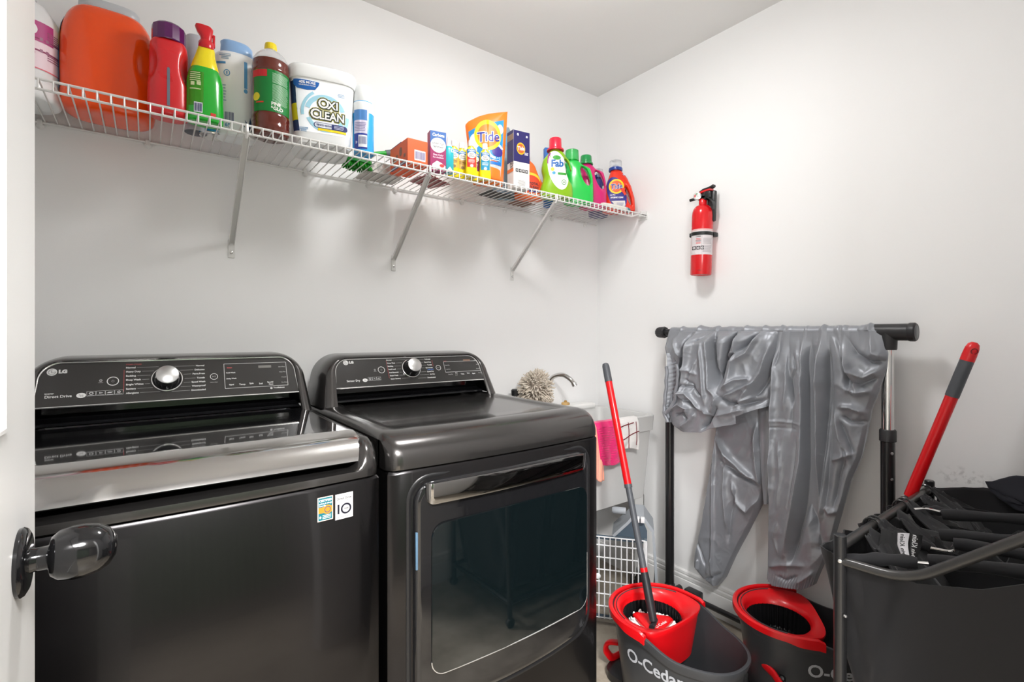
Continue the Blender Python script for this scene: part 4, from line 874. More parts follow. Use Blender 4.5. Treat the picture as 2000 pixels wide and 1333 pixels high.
def clearcap(ring, hh, m=None, inner=None):
    def c(it, nx, h, nr):
        MB().lathe([(nr*1.35, h-.002), (nr*1.4, h+.002), (nr*1.35, h+.012), (nr*1.1, h+.014)], 36, T(nx, 0, 0)).obj('cap_ring', ring, it)
        MB().lathe([(nr*1.25, h+.010), (nr*1.2, h+hh-.003), (nr*1.12, h+hh), (.0001, h+hh+.001)], 36, T(nx, 0, 0), cap=False).obj('cap', m or CLEAR, it)
        MB().lathe([(nr*.55, h+.008), (nr*.5, h+hh*.5), (nr*.3, h+hh*.55)], 20, T(nx, 0, 0)).obj('pour_spout', inner or ring, it)
    return c
# orange, lime, green, magenta, dark, red
it, b = handled('orange_detergent_bottle', 'orange detergent bottle with a clear cap, left of the lime one', -.604, -.160, 18, mat('orange_bottle', 'ee6a2c', .28, coat=.25), .135, .066, .178, (-.020, .019), (.042, .135, .012, .040, .35), None, clearcap(plas('e8e0dc', .3), .042))
decal('label_top', joinp(mv(disc2d(.05, .03), -.006, .085)), ink('f2c83a'), b, it, 0, 0, 0, .001); decal('label', mv(disc2d(.05, .036), -.006, .068), ink('d8482c'), b, it, 0, 0, 0, .0014)
decal('label_lettering', joinp(mv(text2d('TOTAL', .016, .0005, 'CENTER', 0, .85), .012, .066), mv(text2d('CLEAN', .016, .0005, 'CENTER', 0, .85), .012, .050), ), ink('4a3038'), b, it, 0, 0, 0, .0022)
decal('label_bar', rect2d(.05, .009, 8, 1, .014, .034), ink('37307c'), b, it, 0, 0, 0, .0020); decal('label_spots', joinp(mv(disc2d(.007, .006), -.042, .070), mv(disc2d(.006, .007), -.030, .070)), ink('6fae3a'), b, it, 0, 0, 0, .002)
it = item('blue_carton', 'thin blue and white carton edge showing behind the lime bottle', 'box', -.455, -.120, 20)
MB().box((-.02, -.012, 0), (.02, .012, .275), .001).obj('carton', mat('carton_blue', '2f6fc0', .5), it)
LIME = mat('lime_bottle', '86b516', .28, coat=.25)
it, b = handled('lime_detergent_bottle', 'lime green detergent bottle with a red cap and white oval label', -.520, -.248, 26, LIME, .146, .072, .212, (-.004, .023), (.047, .128, .0125, .046, .22), (.085, .012, .03), screwcap('e0243e', .052, 1.12, 1.45))
ov = lambda rx, rz: mv(disc2d(rx, rz, 40), .012, .118, .22)
decal('label', ov(.043, .086), ink('f3f5f2'), b, it, 0, -.012, 0, .0010)
decal('label_stripe', mv(arc2d(.080, .088, 1.9, 2.7, .5, 14), .012, .118, .22), ink('a03a86'), b, it, 0, -.012, .0, .0015)
decal('label_green', joinp(mv(disc2d(.018, .010), .006, .172), rect2d(.038, .010, 6, 1, .028, .102)), ink('3f9a3a'), b, it, 0, -.012, 0, .0016)
decal('brand_lettering', mv(text2d('Fab', .043, .0016, 'CENTER', .12, .92), .004, .145, .05), ink('1d5fa8'), b, it, 0, -.010, 0, .0022)
decal('label_lettering', mv(text2d('64', .010, .0003, 'CENTER'), .036, .066), ink('6a8f5a'), b, it, 0, -.012, 0, .0022)
decal('load_mark', mv(disc2d(.011, .011, 24, 1, .8), .036, .066), ink('3f9a3a'), b, it, 0, -.012, 0, .0018)
decal('lemon', mv(disc2d(.008, .008), -.014, .120), ink('d9d23a'), b, it, 0, -.012, 0, .0018); decal('flower', mv(disc2d(.008, .007, 6), -.008, .104), ink('3a9ac4'), b, it, 0, -.012, 0, .0018)
it, b = handled('green_detergent_bottle', 'bright green detergent bottle with a translucent green cap', -.372, -.232, 38, mat('green_detergent', '22c04a', .25, coat=.3), .138, .074, .205, (-.028, .023), (.030, .130, .016, .046, .35), None,
    lambda it, nx, h, nr: (MB().lathe([(nr*1.35, h-.002), (nr*1.35, h+.006), (nr*1.28, h+.044), (nr*1.1, h+.047), (.0001, h+.047)], 36, T(nx, 0, 0), cap=False).obj('cap', mat('green_clear', '5fd07a', .12, trans=.45, ior=1.2), it)))
decal('level_strip', rect2d(.003, .13, 1, 10, .060, .085), ink('0f7a34'), b, it, math.radians(20), 0, 0, .001)
it, b = handled('magenta_detergent_bottle', 'magenta detergent bottle with a dark green cap', -.262, -.215, 40, mat('magenta_bottle', 'cf1f6e', .3, coat=.2), .130, .072, .215, (-.030, .021), (.030, .138, .015, .046, .35), None, screwcap('1f8f4a', .040, 1.2, 1.3))
it, b = handled('navy_capped_bottle', 'bottle with a clear cap and navy collar, mostly hidden behind the magenta and red ones', -.118, -.115, 40, mat('navy_bottle', '3a3f7a', .3), .10, .06, .200, (-.0, .020), (.034, .13, .010, .035, .3), None, clearcap(plas('20306a', .3), .045))
REDT = mat('scarlet_bottle', 'e2331a', .25, coat=.3)
it, b = handled('scarlet_detergent_bottle', 'scarlet detergent bottle with navy collar and clear cap at the right end of the shelf', -.108, -.240, 42, REDT, .160, .078, .208, (-.014, .024), (.043, .082, .0075, .046, .30), None, clearcap(plas('26408f', .3), .048, None, plas('7f86b4', .3)), taper=.32)
decal('label', mv(disc2d(.042, .084, 40), .000, .088, .28), ink('2f2f86'), b, it, 0, -.012, 0, .0010)
decal('label_foot', ([(-.030, .052), (.034, .052), (.036, .030), (.022, .010), (.008, .014), (-.012, .030)], [tuple(range(6))]), ink('d9d6d2'), b, it, 0, -.008, 0, .0016)
decal('bullseye_outer', mv(disc2d(.035, .036, 40), -.004, .122), ink('ffd21e'), b, it, 0, -.010, 0, .0020)
decal('bullseye_inner', mv(disc2d(.027, .028, 40), -.004, .122), ink('f0602a'), b, it, 0, -.010, 0, .0026)
decal('brand_outline', mv(text2d('Tide', .034, .002, 'CENTER', .1, .88), -.004, .120, .06), ink('f6f3ee'), b, it, 0, -.010, 0, .0032)
decal('brand_lettering', mv(text2d('Tide', .034, .0006, 'CENTER', .1, .88), -.004, .120, .06), ink('25308e'), b, it, 0, -.010, 0, .0038)
decal('red_flag', mv(([(-.014, .016), (.006, .020), (.024, .0), (.008, -.018)], [(0, 1, 2, 3)]), .026, .094), ink('e8452c'), b, it, 0, -.010, 0, .0036)
decal('name_lettering', joinp(mv(text2d('ULTRA', .008, .0002, 'LEFT', .1), -.034, .080), mv(text2d('HYGIENIC CLEAN', .0098, .0004, 'CENTER', .1, .74), -.002, .067)), ink('f2f2f6'), b, it, 0, -.010, 0, .0040)
decal('label_print', joinp(lines2d(.034, .016, 4, .014, .036)), ink('9a98b0'), b, it, 0, -.010, 0, .0022)
decal('top_badge', mv(disc2d(.0075, .0075), .030, .186), ink('c9cfe2'), b, it, 0, -.004, 0, .0014)
# --- lying at the right end: white tube with teal end
it = thing('cleaning_tube', 'white soft tube with a teal end lying in front of the scarlet bottle', 'tube', (0, 0, 0))
p0, p1 = Vector((-.285, -.292, ZB+.010)), Vector((-.118, -.292, ZB+.010)); p2 = Vector((-.070, -.288, ZB+.009))
MB().tube([p0, p0.lerp(p1, .1), p0.lerp(p1, .5), p1], [.003, .008, .0105, .0108], 16, flat=.85).obj('tube', plas('e2e0d6', .4), it)
MB().tube([p1, p1.lerp(p2, .08)], [.0112, .0112], 16, flat=.85).tube([p1.lerp(p2, .16), p1.lerp(p2, .7), p2], [.0112, .0108, .006], 16, flat=.85).obj('cap', plas('0f6f80', .35), it)
MB().tube([p1.lerp(p2, .08), p1.lerp(p2, .16)], [.0109, .0109], 16, flat=.85).obj('band', WHT, it)
# --- flat packets lying on the wires
o = crumple('red_packet', 'crumpled dark red packet lying on the wires above the middle bracket', 'packet', (-1.075, -.135, ZB), .065, .055, .022, mat('packet_red', '8f2a2a', .35, vary=.25, vscale=40), 5, 20)
o = crumple('black_packet', 'flat black and orange packet lying on the wires under the pods pouch', 'packet', (-.765, -.140, ZB), .075, .045, .010, mat('packet_black', '2a2624', .4, vary=.3, vscale=30), 8, 8)
o = crumple('brown_packet', 'flat brown packet lying on the wires behind the orange detergent bottle', 'packet', (-.60, -.095, ZB), .06, .040, .010, mat('packet_brown', '7a4a34', .4, vary=.3, vscale=30), 11, 5)

# ================================================================ utility sink
SINKM = mat('sink_plastic', (.56, .56, .55), .4, coat=.1)
sk = thing('utility_sink', 'pale grey plastic laundry sink on legs in the corner right of the dryer', 'sink', (0, 0, 0))
sx0, sx1, sy0, sy1, sz = -.63, -.062, -.425, -.02, .829
def rring(x0, x1, y0, y1, z, r=.02, n=4):
    return [(x, y, z) for x, y in rrect(x0, x1, y0, y1, r, n)]
MB().loft([rring(sx0+.012, sx1-.012, sy0+.008, sy1, .762), rring(sx0+.006, sx1-.006, sy0+.003, sy1, .760), rring(sx0, sx1, sy0, sy1, sz-.003, .022), rring(sx0+.002, sx1-.002, sy0+.002, sy1-.002, sz, .022), rring(sx0+.028, sx1-.022, sy0+.024, sy1-.075, sz-.001, .03), rring(sx0+.034, sx1-.030, sy0+.034, sy1-.080, sz-.02, .03), rring(sx0+.07, sx1-.06, sy0+.07, sy1-.11, .50, .04)], cap=False).add(rring(sx0+.07, sx1-.06, sy0+.07, sy1-.11, .50, .04), [tuple(range(20))]).obj('rim_and_basin', SINKM, sk, sharp=35)
MB().loft([rring(sx0+.016, sx1-.014, sy0+.012, sy1-.01, .763), rring(sx0+.045, sx1-.040, sy0+.030, sy1-.03, .452), rring(sx0+.06, sx1-.055, sy0+.045, sy1-.045, .440)]).obj('tub_shell', SINKM, sk, sharp=35)
for a, b in ((sx0+.055, sx0+.115), (sx1-.105, sx1-.042)):
    for y in (sy0+.034, sy1-.05):
        MB().box((a, y, 0), (b, y+.006, .46), .001).box((a if a < -.4 else b-.006, y, 0), ((a+.006) if a < -.4 else b, y+.045*(1 if y < -.2 else -.6), .46), .001).obj('leg', SINKM, sk)
MB().box((sx0+.03, -.105, .825), (sx1-.06, -.022, .853), .01, 3).obj('faucet_ledge', mat('sink_white', (.78, .78, .76), .35), sk)
fc = MB().lathe([(.026, .853), (.026, .862), (.014, .87), (.012, .93)], 20, T(-.40, -.060, 0)).tube(fillet([(-.40, -.060, .925), (-.395, -.062, .992), (-.365, -.120, 1.012), (-.350, -.165, .985), (-.344, -.181, .962)], .05, 8), .0105, 14).tube([(-.3465, -.175, .972), (-.3435, -.1825, .958)], .0125, 14).obj('faucet', CHROME, sk)
for x in (-.60, -.22):
    if x > -.5: continue
    MB().lathe([(.012, .853), (.012, .90), (.008, .905), (.008, .925)], 16, T(x, -.06, 0)).obj('valve_stem', CHROME, sk)
    MB().lathe([(.012, .918), (.018, .922), (.018, .945), (.013, .95)], 8, T(x-.004, -.06, 0)).obj('valve_knob', plas('1c1c1e', .35), sk)
it = thing('sink_stopper', 'small tan round stopper on the white ledge of the sink', 'stopper', (-.298, -.068, .853))
MB().lathe([(.019, 0), (.021, .002), (.0205, .010), (.014, .013), (.006, .014)], 24).obj('disc', plas('c9a468', .5), it)
MB().lathe([(.006, .012), (.0075, .017), (.006, .021), (.0001, .022)], 16, cap=False).obj('knob', plas('b9924f', .5), it)
# noodle duster slipped over the faucet
du = thing('noodle_duster', 'beige shaggy noodle duster heaped beside the chrome faucet', 'duster', (-.525, -.115, .853))
NOOD = mat('noodle_beige', (.60, .53, .44), .85, sheen=.3, vary=.2, vscale=30)
MB().loft([superring(.055*q, .045*q, .012+.16*t, 2, 24) for t, q in ((0, .9), (.3, 1.05), (.6, 1), (.85, .7), (1, .2))]).obj('mitt_core', mat('noodle_core', (.26, .22, .18), .9), du)
m = MB(); random.seed(4)
for i in range(760):
    z = random.uniform(-1, 1); a = random.uniform(0, 2*PI); q = math.sqrt(1-z*z); d = Vector((q*math.cos(a), q*math.sin(a), z))
    base = Vector((d.x*.042, d.y*.034, .084+d.z*.058)); L = random.uniform(.034, .056)
    t = Vector((random.gauss(0, .5), random.gauss(0, .5), random.gauss(-.1, .4))); e = (d+t*.45).normalized()
    p1 = base+e*L*.5; p2 = p1+(e+Vector((0, 0, -.35))+t*.2).normalized()*L*.5
    if p2.z < .004: p2.z = .004
    if p1.z < .004: p1.z = .004
    m.tube([base, p1, p2], [.0026, .0032, .0026], 5)
tag(m.obj('noodles', NOOD, du, sharp=80), kind='stuff')
# cloths over the front edge of the sink
def drape(name, label, cat, x0, x1, zb, m, ribs=0, seed=1, skew=0, thick=.003, zin=.79, xb=None):
    path = [(sy0+.052, zin), (sy0+.030, sz+.002), (sy0+.012, sz+.006), (sy0-.004, sz+.004), (sy0-.010, sz-.012)]
    NB = 34; path = path+[(sy0-.010-.004*math.sin(k/NB*3), sz-.012-(sz-.012-zb)*k/NB) for k in range(1, NB+1)]
    NX = 36; g = []
    for j, (y, z) in enumerate(path):
        t = j/(len(path)-1); row = []
        for i in range(NX):
            u = i/(NX-1); a, b = x0+skew*t, x1+skew*t
            if xb: a, b = a+(xb[0]-x0)*t, b+(xb[1]-x1)*t
            x = a+(b-a)*u
            w_ = .006*math.sin(u*7+seed+t*1.5)*t+.006*(vnoise(np.array([u*3, t*4]), seed)-.5)
            rb = 0.0042*abs(math.sin(z*PI/ribs+.8*math.sin(u*9+seed))) if ribs else .0012*(vnoise(np.array([u*22, t*30]), seed)-.5)
            zz = z+(.006*math.sin(u*5+seed)*t if j > 6 else 0)-(.018*(u-.5)*t if not ribs else 0)
            row.append((x, y-abs(w_)*1.0-rb-(.003 if j > 3 else 0), zz))
        g.append(row)
    o = MB().sheet(g).obj(name, m, None); md = o.modifiers.new('thickness', 'SOLIDIFY'); md.thickness = thick; md.offset = 0
    return tag(o, label, cat)
drape('pink_towel', 'hot pink ribbed towel hanging over the front of the sink', 'towel', -.475, -.333, .655, mat('towel_pink', 'e0146c', .9, sheen=.4, bump=.4, bscale=500), ribs=.0105, seed=2, skew=.024, thick=.006)
cl = drape('check_dishcloth', 'white dishcloth with dark red check lines over the front of the sink', 'cloth', -.345, -.205, .700, mat('cloth_white', (.72, .70, .68), .9, sheen=.3, bump=.4, bscale=500), seed=5, thick=.004)
dk = ink('6a1420')
def cl_pt(u, t):
    n = len(cl.data.vertices)//36; j = min(n-1.001, 4+t*(n-5)); i = min(34.999, u*35); a = int(j); b_ = int(i); V = cl.data.vertices
    f_, g_ = j-a, i-b_; p = (V[a*36+b_].co*(1-g_)+V[a*36+b_+1].co*g_)*(1-f_)+(V[(a+1)*36+b_].co*(1-g_)+V[(a+1)*36+b_+1].co*g_)*f_
    return p+Vector((0, -.0028, 0))
for k, pts in enumerate(([(.50, t) for t in np.linspace(0, 1, 22)], [(.86, t) for t in np.linspace(0, .85, 22)], [(u, .50+.04*math.sin(u*5)-.25*(u-.5)) for u in np.linspace(.05, .98, 22)], [(u, .10-.16*(u-.3)) for u in np.linspace(.05, .75, 18)])):
    MB().tube([cl_pt(*p) for p in pts], .0024, 6, flat=.6).obj('check_line', dk, cl)
drape('peach_cloth', 'peach cloth hanging lower behind the pink towel', 'cloth', -.500, -.440, .600, mat('cloth_peach', 'f2a58c', .9, sheen=.3), seed=8, thick=.003, skew=.012)
# ================================================================ pet carrier under the sink
CW = mat('carrier_white', (.70, .71, .72), .4); CB = mat('carrier_slate', (.06, .09, .12), .45)
pc = thing('pet_carrier', 'pet carrier with a white wire front standing under the sink', 'carrier', (-.334, -.588, 0), math.atan2(.777, -.63))
# local: x runs from the right end towards the dryer, +y points to the camera side
vb = None
def bar(p, q, r=.0026):
    return MB().tube([p, q], r, 6)
vm = bar((0, 0, .03), (0, 0, .365)); hm = bar((.008, 0, 0), (.43, 0, 0))
k = 0; x = .012
while x < .43:
    if vb is None: vb = vm.obj('front_bar', CW, pc); vb.location.x = x
    else: o = link(vb.copy(), pc); o.location.x = x
    x += .0225
hb_ = None
for z in (.034, .082, .132, .182, .232, .282, .332, .366):
    if hb_ is None: hb_ = hm.obj('cross_bar', CW, pc); hb_.location.z = z
    else: o = link(hb_.copy(), pc); o.location.z = z
MB().tube([(.005, .002, .03), (.005, .002, .366)], .006, 8).obj('frame_post', CW, pc)
for z in (.352, .024): MB().box((.0, -.016, z), (.43, -.008, z+.016), .002).obj('frame_band', CB, pc)
def plate(pts, y0, y1): return MB().loft([[(x, y0, z) for x, z in pts], [(x, y1, z) for x, z in pts]])
arc_o = [(.12, .37), (.075, .425), (.055, .452), (.015, .452), (-.022, .40), (-.030, .30), (-.036, .18), (-.028, .03), (.43, .03), (.43, .006), (-.044, .006), (-.050, .18), (-.042, .30), (-.034, .41), (.008, .466), (.062, .466), (.090, .43), (.14, .37)]
def band(pts_in, pts_out, y0, y1):
    r0 = [(x, y0, z) for x, z in pts_in]; r1 = [(x, y1, z) for x, z in pts_in]; r2 = [(x, y1, z) for x, z in pts_out]; r3 = [(x, y0, z) for x, z in pts_out]
    m = MB(); n = len(r0)
    for A, B in ((r0, r1), (r1, r2), (r2, r3), (r3, r0)): m.add(A+B, [(i, i+1, n+i+1, n+i) for i in range(n-1)])
    return m
pin = [(.13, .366), (.072, .425), (.052, .450), (.018, .450), (-.018, .40), (-.026, .30), (-.032, .18), (-.022, .02)]; pout = [(.14, .372), (.080, .432), (.058, .461), (.012, .461), (-.027, .407), (-.036, .30), (-.043, .18), (-.030, .008)]
band(pin, pout, -.010, -.15).obj('shell', mat('carrier_grey', (.33, .36, .39), .45), pc, sharp=30)
pin2 = [(.125, .366), (.073, .420), (.053, .446), (.019, .446), (.0, .40), (-.0, .366)]
MB().add([(x, -.022, z) for x, z in pin2], [tuple(range(6))]).obj('shell_panel', CB, pc, smooth=False)
for x in (.018, .038): MB().box((x-.008, -.008, .440), (x+.008, .008, .462), .002).obj('latch', CW, pc)
MB().lathe([(.010, 0), (.012, .004), (.008, .012), (.0001, .013)], 18, T(.196, .001, .205) @ rot_to((0, 1, 0)), cap=False).obj('latch_knob', CW, pc)
MB().lathe([(.0, .0), (.014, 0), (.014, .05), (.010, .055), (.0001, .055)], 18, T(.085, -.03, .47) @ rot_to((1, 0, 0)), cap=False).obj('carry_handle', mat('carrier_grey', (.33, .36, .39), .45), pc)
o = crumple('black_bag', 'small black bag lying inside the pet carrier', 'bag', (-.225, -.46, .004), .075, .045, .16, mat('bag_black', (.012, .012, .014), .6), 14, 50)
# ================================================================ mop buckets
BKT = mat('bucket_charcoal', (.040, .042, .046), .42, coat=.08, bump=.04, bscale=700); BRED = mat('bucket_red', 'd60f17', .32, coat=.2); BBLK = mat('basket_black', (.01, .01, .011), .25)
GREYP = mat('pole_grey', (.07, .075, .085), .42)
def ol(a, off=0, sc=1, R=.155, L=.292):
    c, s = math.cos(a), math.sin(a)
    if s < 0: x, f = R*c, R*s
    else: x, f = R*math.copysign(abs(c)**(2/2.35), c), L*abs(s)**(2/2.35)
    x *= sc; f = (f-.04)*sc+.04
    n = Vector((c/R, s/(R if s < 0 else L), 0)).normalized(); return x+n.x*off, f+n.y*off
def zrim(f): return .272-.032*float(sstep(.03, .17, f))
def bucket(label, loc, rz, word_y, word_x=-.018, name='mop_bucket'):
    b = thing(name, label, 'bucket', loc, rz, None)
    N = 96; A = [2*PI*k/N for k in range(N)]
    def ring(sc, off, q, dz=0):
        r = []
        for a in A:
            x, f = ol(a, off, sc); zr = zrim(ol(a)[1]); r.append((x, -f, zr*q+.012*(1-q)+dz))
        return r
    rings = [ring(.77, 0, 0), ring(.80, 0, .02), ring(.86, 0, .35), ring(.93, 0, .72), ring(.955, 0, .865), ring(.955, .006, .875), ring(.985, .007, .97), ring(.985, .006, 1, -.001), ring(.985, .002, 1, .001), ring(.985, -.003, 1), ring(.93, -.003, .72), ring(.86, -.004, .35), ring(.80, -.005, .06)]
    bo = MB().loft(rings).obj('body', BKT, b, sharp=45)
    decal('lettering', mv(text2d('O-Cedar', .056, .0012, 'LEFT', 0, .95), 0, 0), ink('b9bcc2'), bo, b, -PI/2, word_x, word_y, .0012)
    # red wringer: flange hugging the round end, funnel, ribbed black basket
    n2 = 96; rr = [[], [], [], [], [], [], [], []]
    for k in range(n2):
        a = 2*PI*k/n2; c, s = math.cos(a), math.sin(a); x, f = ol(a); 
        ro = min(math.hypot(x, f)*.985, 10)
        fr = .092                                             # flat-ish front edge of the insert
        if s > 0: ro = min(ro, ((abs(c)/.150)**3.4+(s/fr)**3.4)**(-1/3.4))
        ro = min(ro, .150); zt = .277
        hx, hf, hr = 0, -.030, .097
        hx_, hf_ = hr*c, hf+hr*s*.98
        X_, F_ = ro*c, ro*s
        rr[0].append((X_*.78, -F_*.78, .13)); rr[1].append((X_*.945, -F_*.945, .258)); rr[2].append((X_, -F_, zt)); rr[3].append((X_*.985, -F_*.985, zt+.003)); rr[4].append((X_*.90, -F_*.90, zt+.001))
        q = .72; rr[5].append((X_*.90*(1-q)+hx_*q, -(F_*.90*(1-q)+hf_*q), .262)); rr[6].append((hx_*1.03, -hf_*1.03, .252)); rr[7].append((hx_, -hf_, .246))
    MB().loft(rr, cap=False).obj('wringer_insert', BRED, b, sharp=60)
    bk = []
    for z, q in ((.248, 1.0), (.235, .99), (.175, .93), (.170, .9)):
        bk.append([((.097+.004*(1 if k % 4 < 2 else -1))*q*math.cos(2*PI*k/160), (.030+(.097+.004*(1 if k % 4 < 2 else -1))*q*math.sin(2*PI*k/160)*.98), z) for k in range(160)])
    m = MB().loft(bk, cap=False); m.add(bk[-1], [tuple(range(160))]); m.obj('wringer_basket', BBLK, b, sharp=20)
    # folding handle lying round the rim
    def hp(a): x, f = ol(a, .0075); return Vector((x, -f, .268 if f < .05 else .268-.02*(f-.05)/.04))
    aa = [PI+.34-t*(PI+.68) for t in np.linspace(0, 1, 60)]; aa = [-(PI/2)+(t-.5)*2*(PI/2+.17) for t in np.linspace(0, 1, 72)]
    sec = []
    for i, a in enumerate(aa):
        p = hp(a); x, f = ol(a, 1.0); x0_, f0_ = ol(a, 0); nrm = Vector((x-x0_, -(f-f0_), 0)).normalized(); e = min(i, len(aa)-1-i); hh = .002+.010*float(sstep(9, 2, e))-.004*(e == 0)
        sec.append([(p+nrm*u+Vector((0, 0, v)))[:] for u, v in ((-.009, .016), (-.002, .0195), (.0045, .016), (.0055, .002), (.0045, -hh), (-.0005, -hh), (-.0005, .004), (-.009, .010))])
    MB().loft(sec).obj('handle', BRED, b, sharp=35)
    gp = [Vector((ol(a, -.014)[0], -ol(a, -.014)[1], .2785)) for a in aa[8:-8]]
    MB().tube(gp, .0034, 6, flat=.5).obj('rim_groove', BKT, b)
    # foot base and pedal
    MB().loft([superring(.095, .070, z, 3, 32, 0, .11) for z in (.001, .006, .022, .028)]).obj('foot_base', BBLK, b, sharp=40)
    MB().tube(fillet([(-.045, .135, .115), (-.06, .175, .105), (-.06, .190, .070), (-.035, .178, .030), (.035, .178, .030), (.06, .190, .070), (.06, .175, .105), (.045, .135, .115)], .02, 5), .0085, 10, flat=1.6).obj('pedal', BRED, b)
    return b
B1 = bucket('charcoal mop bucket with red wringer and a mop standing in it, nearest the dryer', (-.572, -.824, 0), 0, .178)
B2 = bucket('charcoal mop bucket with an empty red wringer, beside the black laundry hamper', (-.238, -1.085, 0), math.radians(37), .178, .022)
B2i = (T(*B2.location) @ RZ(B2.rotation_euler.z)).inverted()
pl_ = [B2i @ Vector(p) for p in ((-0.316,-1.001,0.15), (-0.359,-1.057,0.145), (-0.38,-1.109,0.14), (-0.414,-1.152,0.135))]
MB().tube(pl_, .014, 12, flat=.6).obj('pedal_lever', BRED, B2)
MB().lathe([(.011, 0), (.011, .012), (.006, .015)], 14, T(*(B2i @ Vector((-0.382,-1.134,0.142)))) @ rot_to((-1, .3, .2))).obj('pedal_hinge', BBLK, B2)
# mops
def mop(label, bot, top, grip, red0, collar, loop=False, head=None):
    bot, top = Vector(bot), Vector(top); d = (top-bot); L = d.length; d.normalize()
    o = thing('spin_mop', label, 'mop', bot); at = lambda s: d*(L*s)
    if loop:
        MB().tube([at(.02), at(red0)], .0115, 16).obj('lower_pole', GREYP, o)
        MB().tube([at(red0), at(.86)], .0148, 18).obj('upper_pole', BRED, o)
        MB().tube([at(.86), at(.955)], .0158, 18).obj('grip', GREYP, o)
        cp = MB().tube([at(.953), at(.968), at(.985), at(.995), at(1.0)], [.0162, .0164, .0155, .0125, .006], 20).obj('hanging_cap', BRED, o)
        side = Vector((-.80, -.60, 0)); side = (side-d*side.dot(d)).normalized()
        MB().lathe([(.0085, 0), (.0085, .0012), (.006, .0013), (.0055, -.002)], 18, T(*(at(.979)+side*.0145)) @ rot_to(side), cap=False).obj('cap_eyelet', mat('bucket_red_dark', '7a0a0e', .35), cp)
        MB().lathe([(.0001, .0002), (.0058, .0002)], 18, T(*(at(.979)+side*.0145)) @ rot_to(side), cap=False).obj('cap_hole_shade', mat('hole_shade', (.02, .004, .004), .6), cp)  # flat disc, its dark colour stands in for the shade inside the hole
    else:
        MB().tube([at(.035), at(red0)], .0112, 16).obj('lower_pole', GREYP, o)
        MB().tube([at(.165), at(.180)], .0125, 16).obj('red_band', BRED, o)
        MB().tube([at(.0), at(.06), at(.13), at(.165)], [.0125, .0145, .014, .0125], 16).obj('socket', mat('socket_black', (.02, .021, .024), .4), o)
        MB().tube([at(red0-.012), at(red0+.002)], .0142, 16).obj('collar', GREYP, o)
        MB().tube([at(red0), at(.925)], .0135, 16).obj('upper_pole', BRED, o)
        MB().tube([at(.915), at(.985), at(.996), at(1)], [.0145, .0140, .0115, .006], 16).obj('grip', GREYP, o)
        # triangular mop head
        tri = [];
        for k in range(3):
            a0 = math.radians(100+120*k)
            for q in np.linspace(-.5, .5, 7): a = a0+q*1.0; tri.append((.020*math.cos(a)+.052*math.cos(a0), .020*math.sin(a)+.052*math.sin(a0)))
        c0 = Vector((.030, .024, -.030))
        rg = lambda z, s: [(c0.x+x*s, c0.y+y*s, c0.z+z) for x, y in tri]
        hd = MB().loft([rg(-.004, 1.0), rg(0, 1.04), rg(.004, 1.04), rg(.009, .97), rg(.012, .80)]).obj('mop_plate', BRED, o, sharp=50)
        MB().tube([(-.022, -.010, -.010), (.026, .012, -.010)], .009, 12).obj('hinge', mat('socket_black', (.02, .021, .024), .4), o)
        mesh_obj('plate_lettering', [(c0.x+.0+x, c0.y-.032+y, c0.z+.0126) for x, y in text2d('O-Cedar', .016, .0003, 'CENTER')[0]], text2d('O-Cedar', .016, .0003, 'CENTER')[1], ink('e9d9d9'), o, False)
        st = MB(); random.seed(11)
        for i in range(150):
            a = random.uniform(0, 2*PI); r0 = random.uniform(.042, .064); p = Vector((c0.x+r0*math.cos(a), c0.y+r0*math.sin(a), c0.z-.010)); 
            q1 = p+Vector((math.cos(a)*.014, math.sin(a)*.014, random.uniform(.000, .012))); q2 = q1+Vector((random.uniform(-.01, .01), random.uniform(-.01, .01), random.uniform(-.012, .006)))
            st.tube([p, q1, q2], .0036, 5)
        tag(st.obj('strands', mat('strand_white', (.80, .79, .77), .9), o, sharp=80), kind='stuff')
    return o
mop('spin mop with a red and grey pole standing in the wringer nearest the dryer', (-.606, -.826, .252), (-0.5,-0.515,1.087), .92, .485, .48)
mop('spin mop with a thick red pole and red hanging cap leaning over the hamper', (-.205, -1.205, .10), (-0.15,-1.531,1.181), .9, .585, 0, True)
# ================================================================ garment rack
RB = mat('rack_black', (.012, .012, .013), .3, coat=.3); RC = mat('rack_chrome', (.75, .75, .74), .06, metal=1); RPL = mat('rack_plastic', (.022, .022, .024), .42)
gr = thing('garment_rack', 'black and chrome garment rack standing along the right wall', 'rack', (-.10, 0, 0))
yl, yr, zr = -.527, -1.322, 1.209
MB().tube([(0, -.47, zr), (0, -1.36, zr)], .0155, 20).obj('top_rail', RB, gr)
for y, s in ((yl, -1), (yr, 1)):
    MB().tube([(0, y, .085), (0, y, .880)], .0188, 20).obj('lower_post', RB, gr)
    MB().tube([(0, y, .86), (0, y, 1.18)], .0165, 20).obj('upper_post', RC, gr)
    MB().lathe([(.019, .868), (.0222, .870), (.0222, .903), (.020, .906), (.0165, .906)], 24, T(0, y, 0)).obj('collar', RPL, gr)
    MB().tube([(-.125 if y == yl else -.02, y, .058), (.075, y, .058)], .015, 14).obj('foot_bar', RB, gr)
    MB().lathe([(.022, .05), (.022, .10), (.019, .104)], 20, T(0, y, 0)).obj('post_socket', RPL, gr)
    for x in (-.11 if y == yl else -.005, .06):
        MB().lathe([(.020, -.009), (.022, -.006), (.022, .006), (.020, .009)], 20, T(x, y, .022) @ rot_to((0, 1, 0))).box((x-.008, y-.012, .02), (x+.008, y+.012, .05), .003).obj('caster', RPL, gr)
    if y == yr:
        for z in (.46, .56, .66, .755, .835): MB().lathe([(.0045, 0), (.0045, .001), (.002, .0012)], 10, T(-.0128, y-.0142, z) @ rot_to((-.68, -.74, 0))).obj('hole_rivet', SILV, gr)
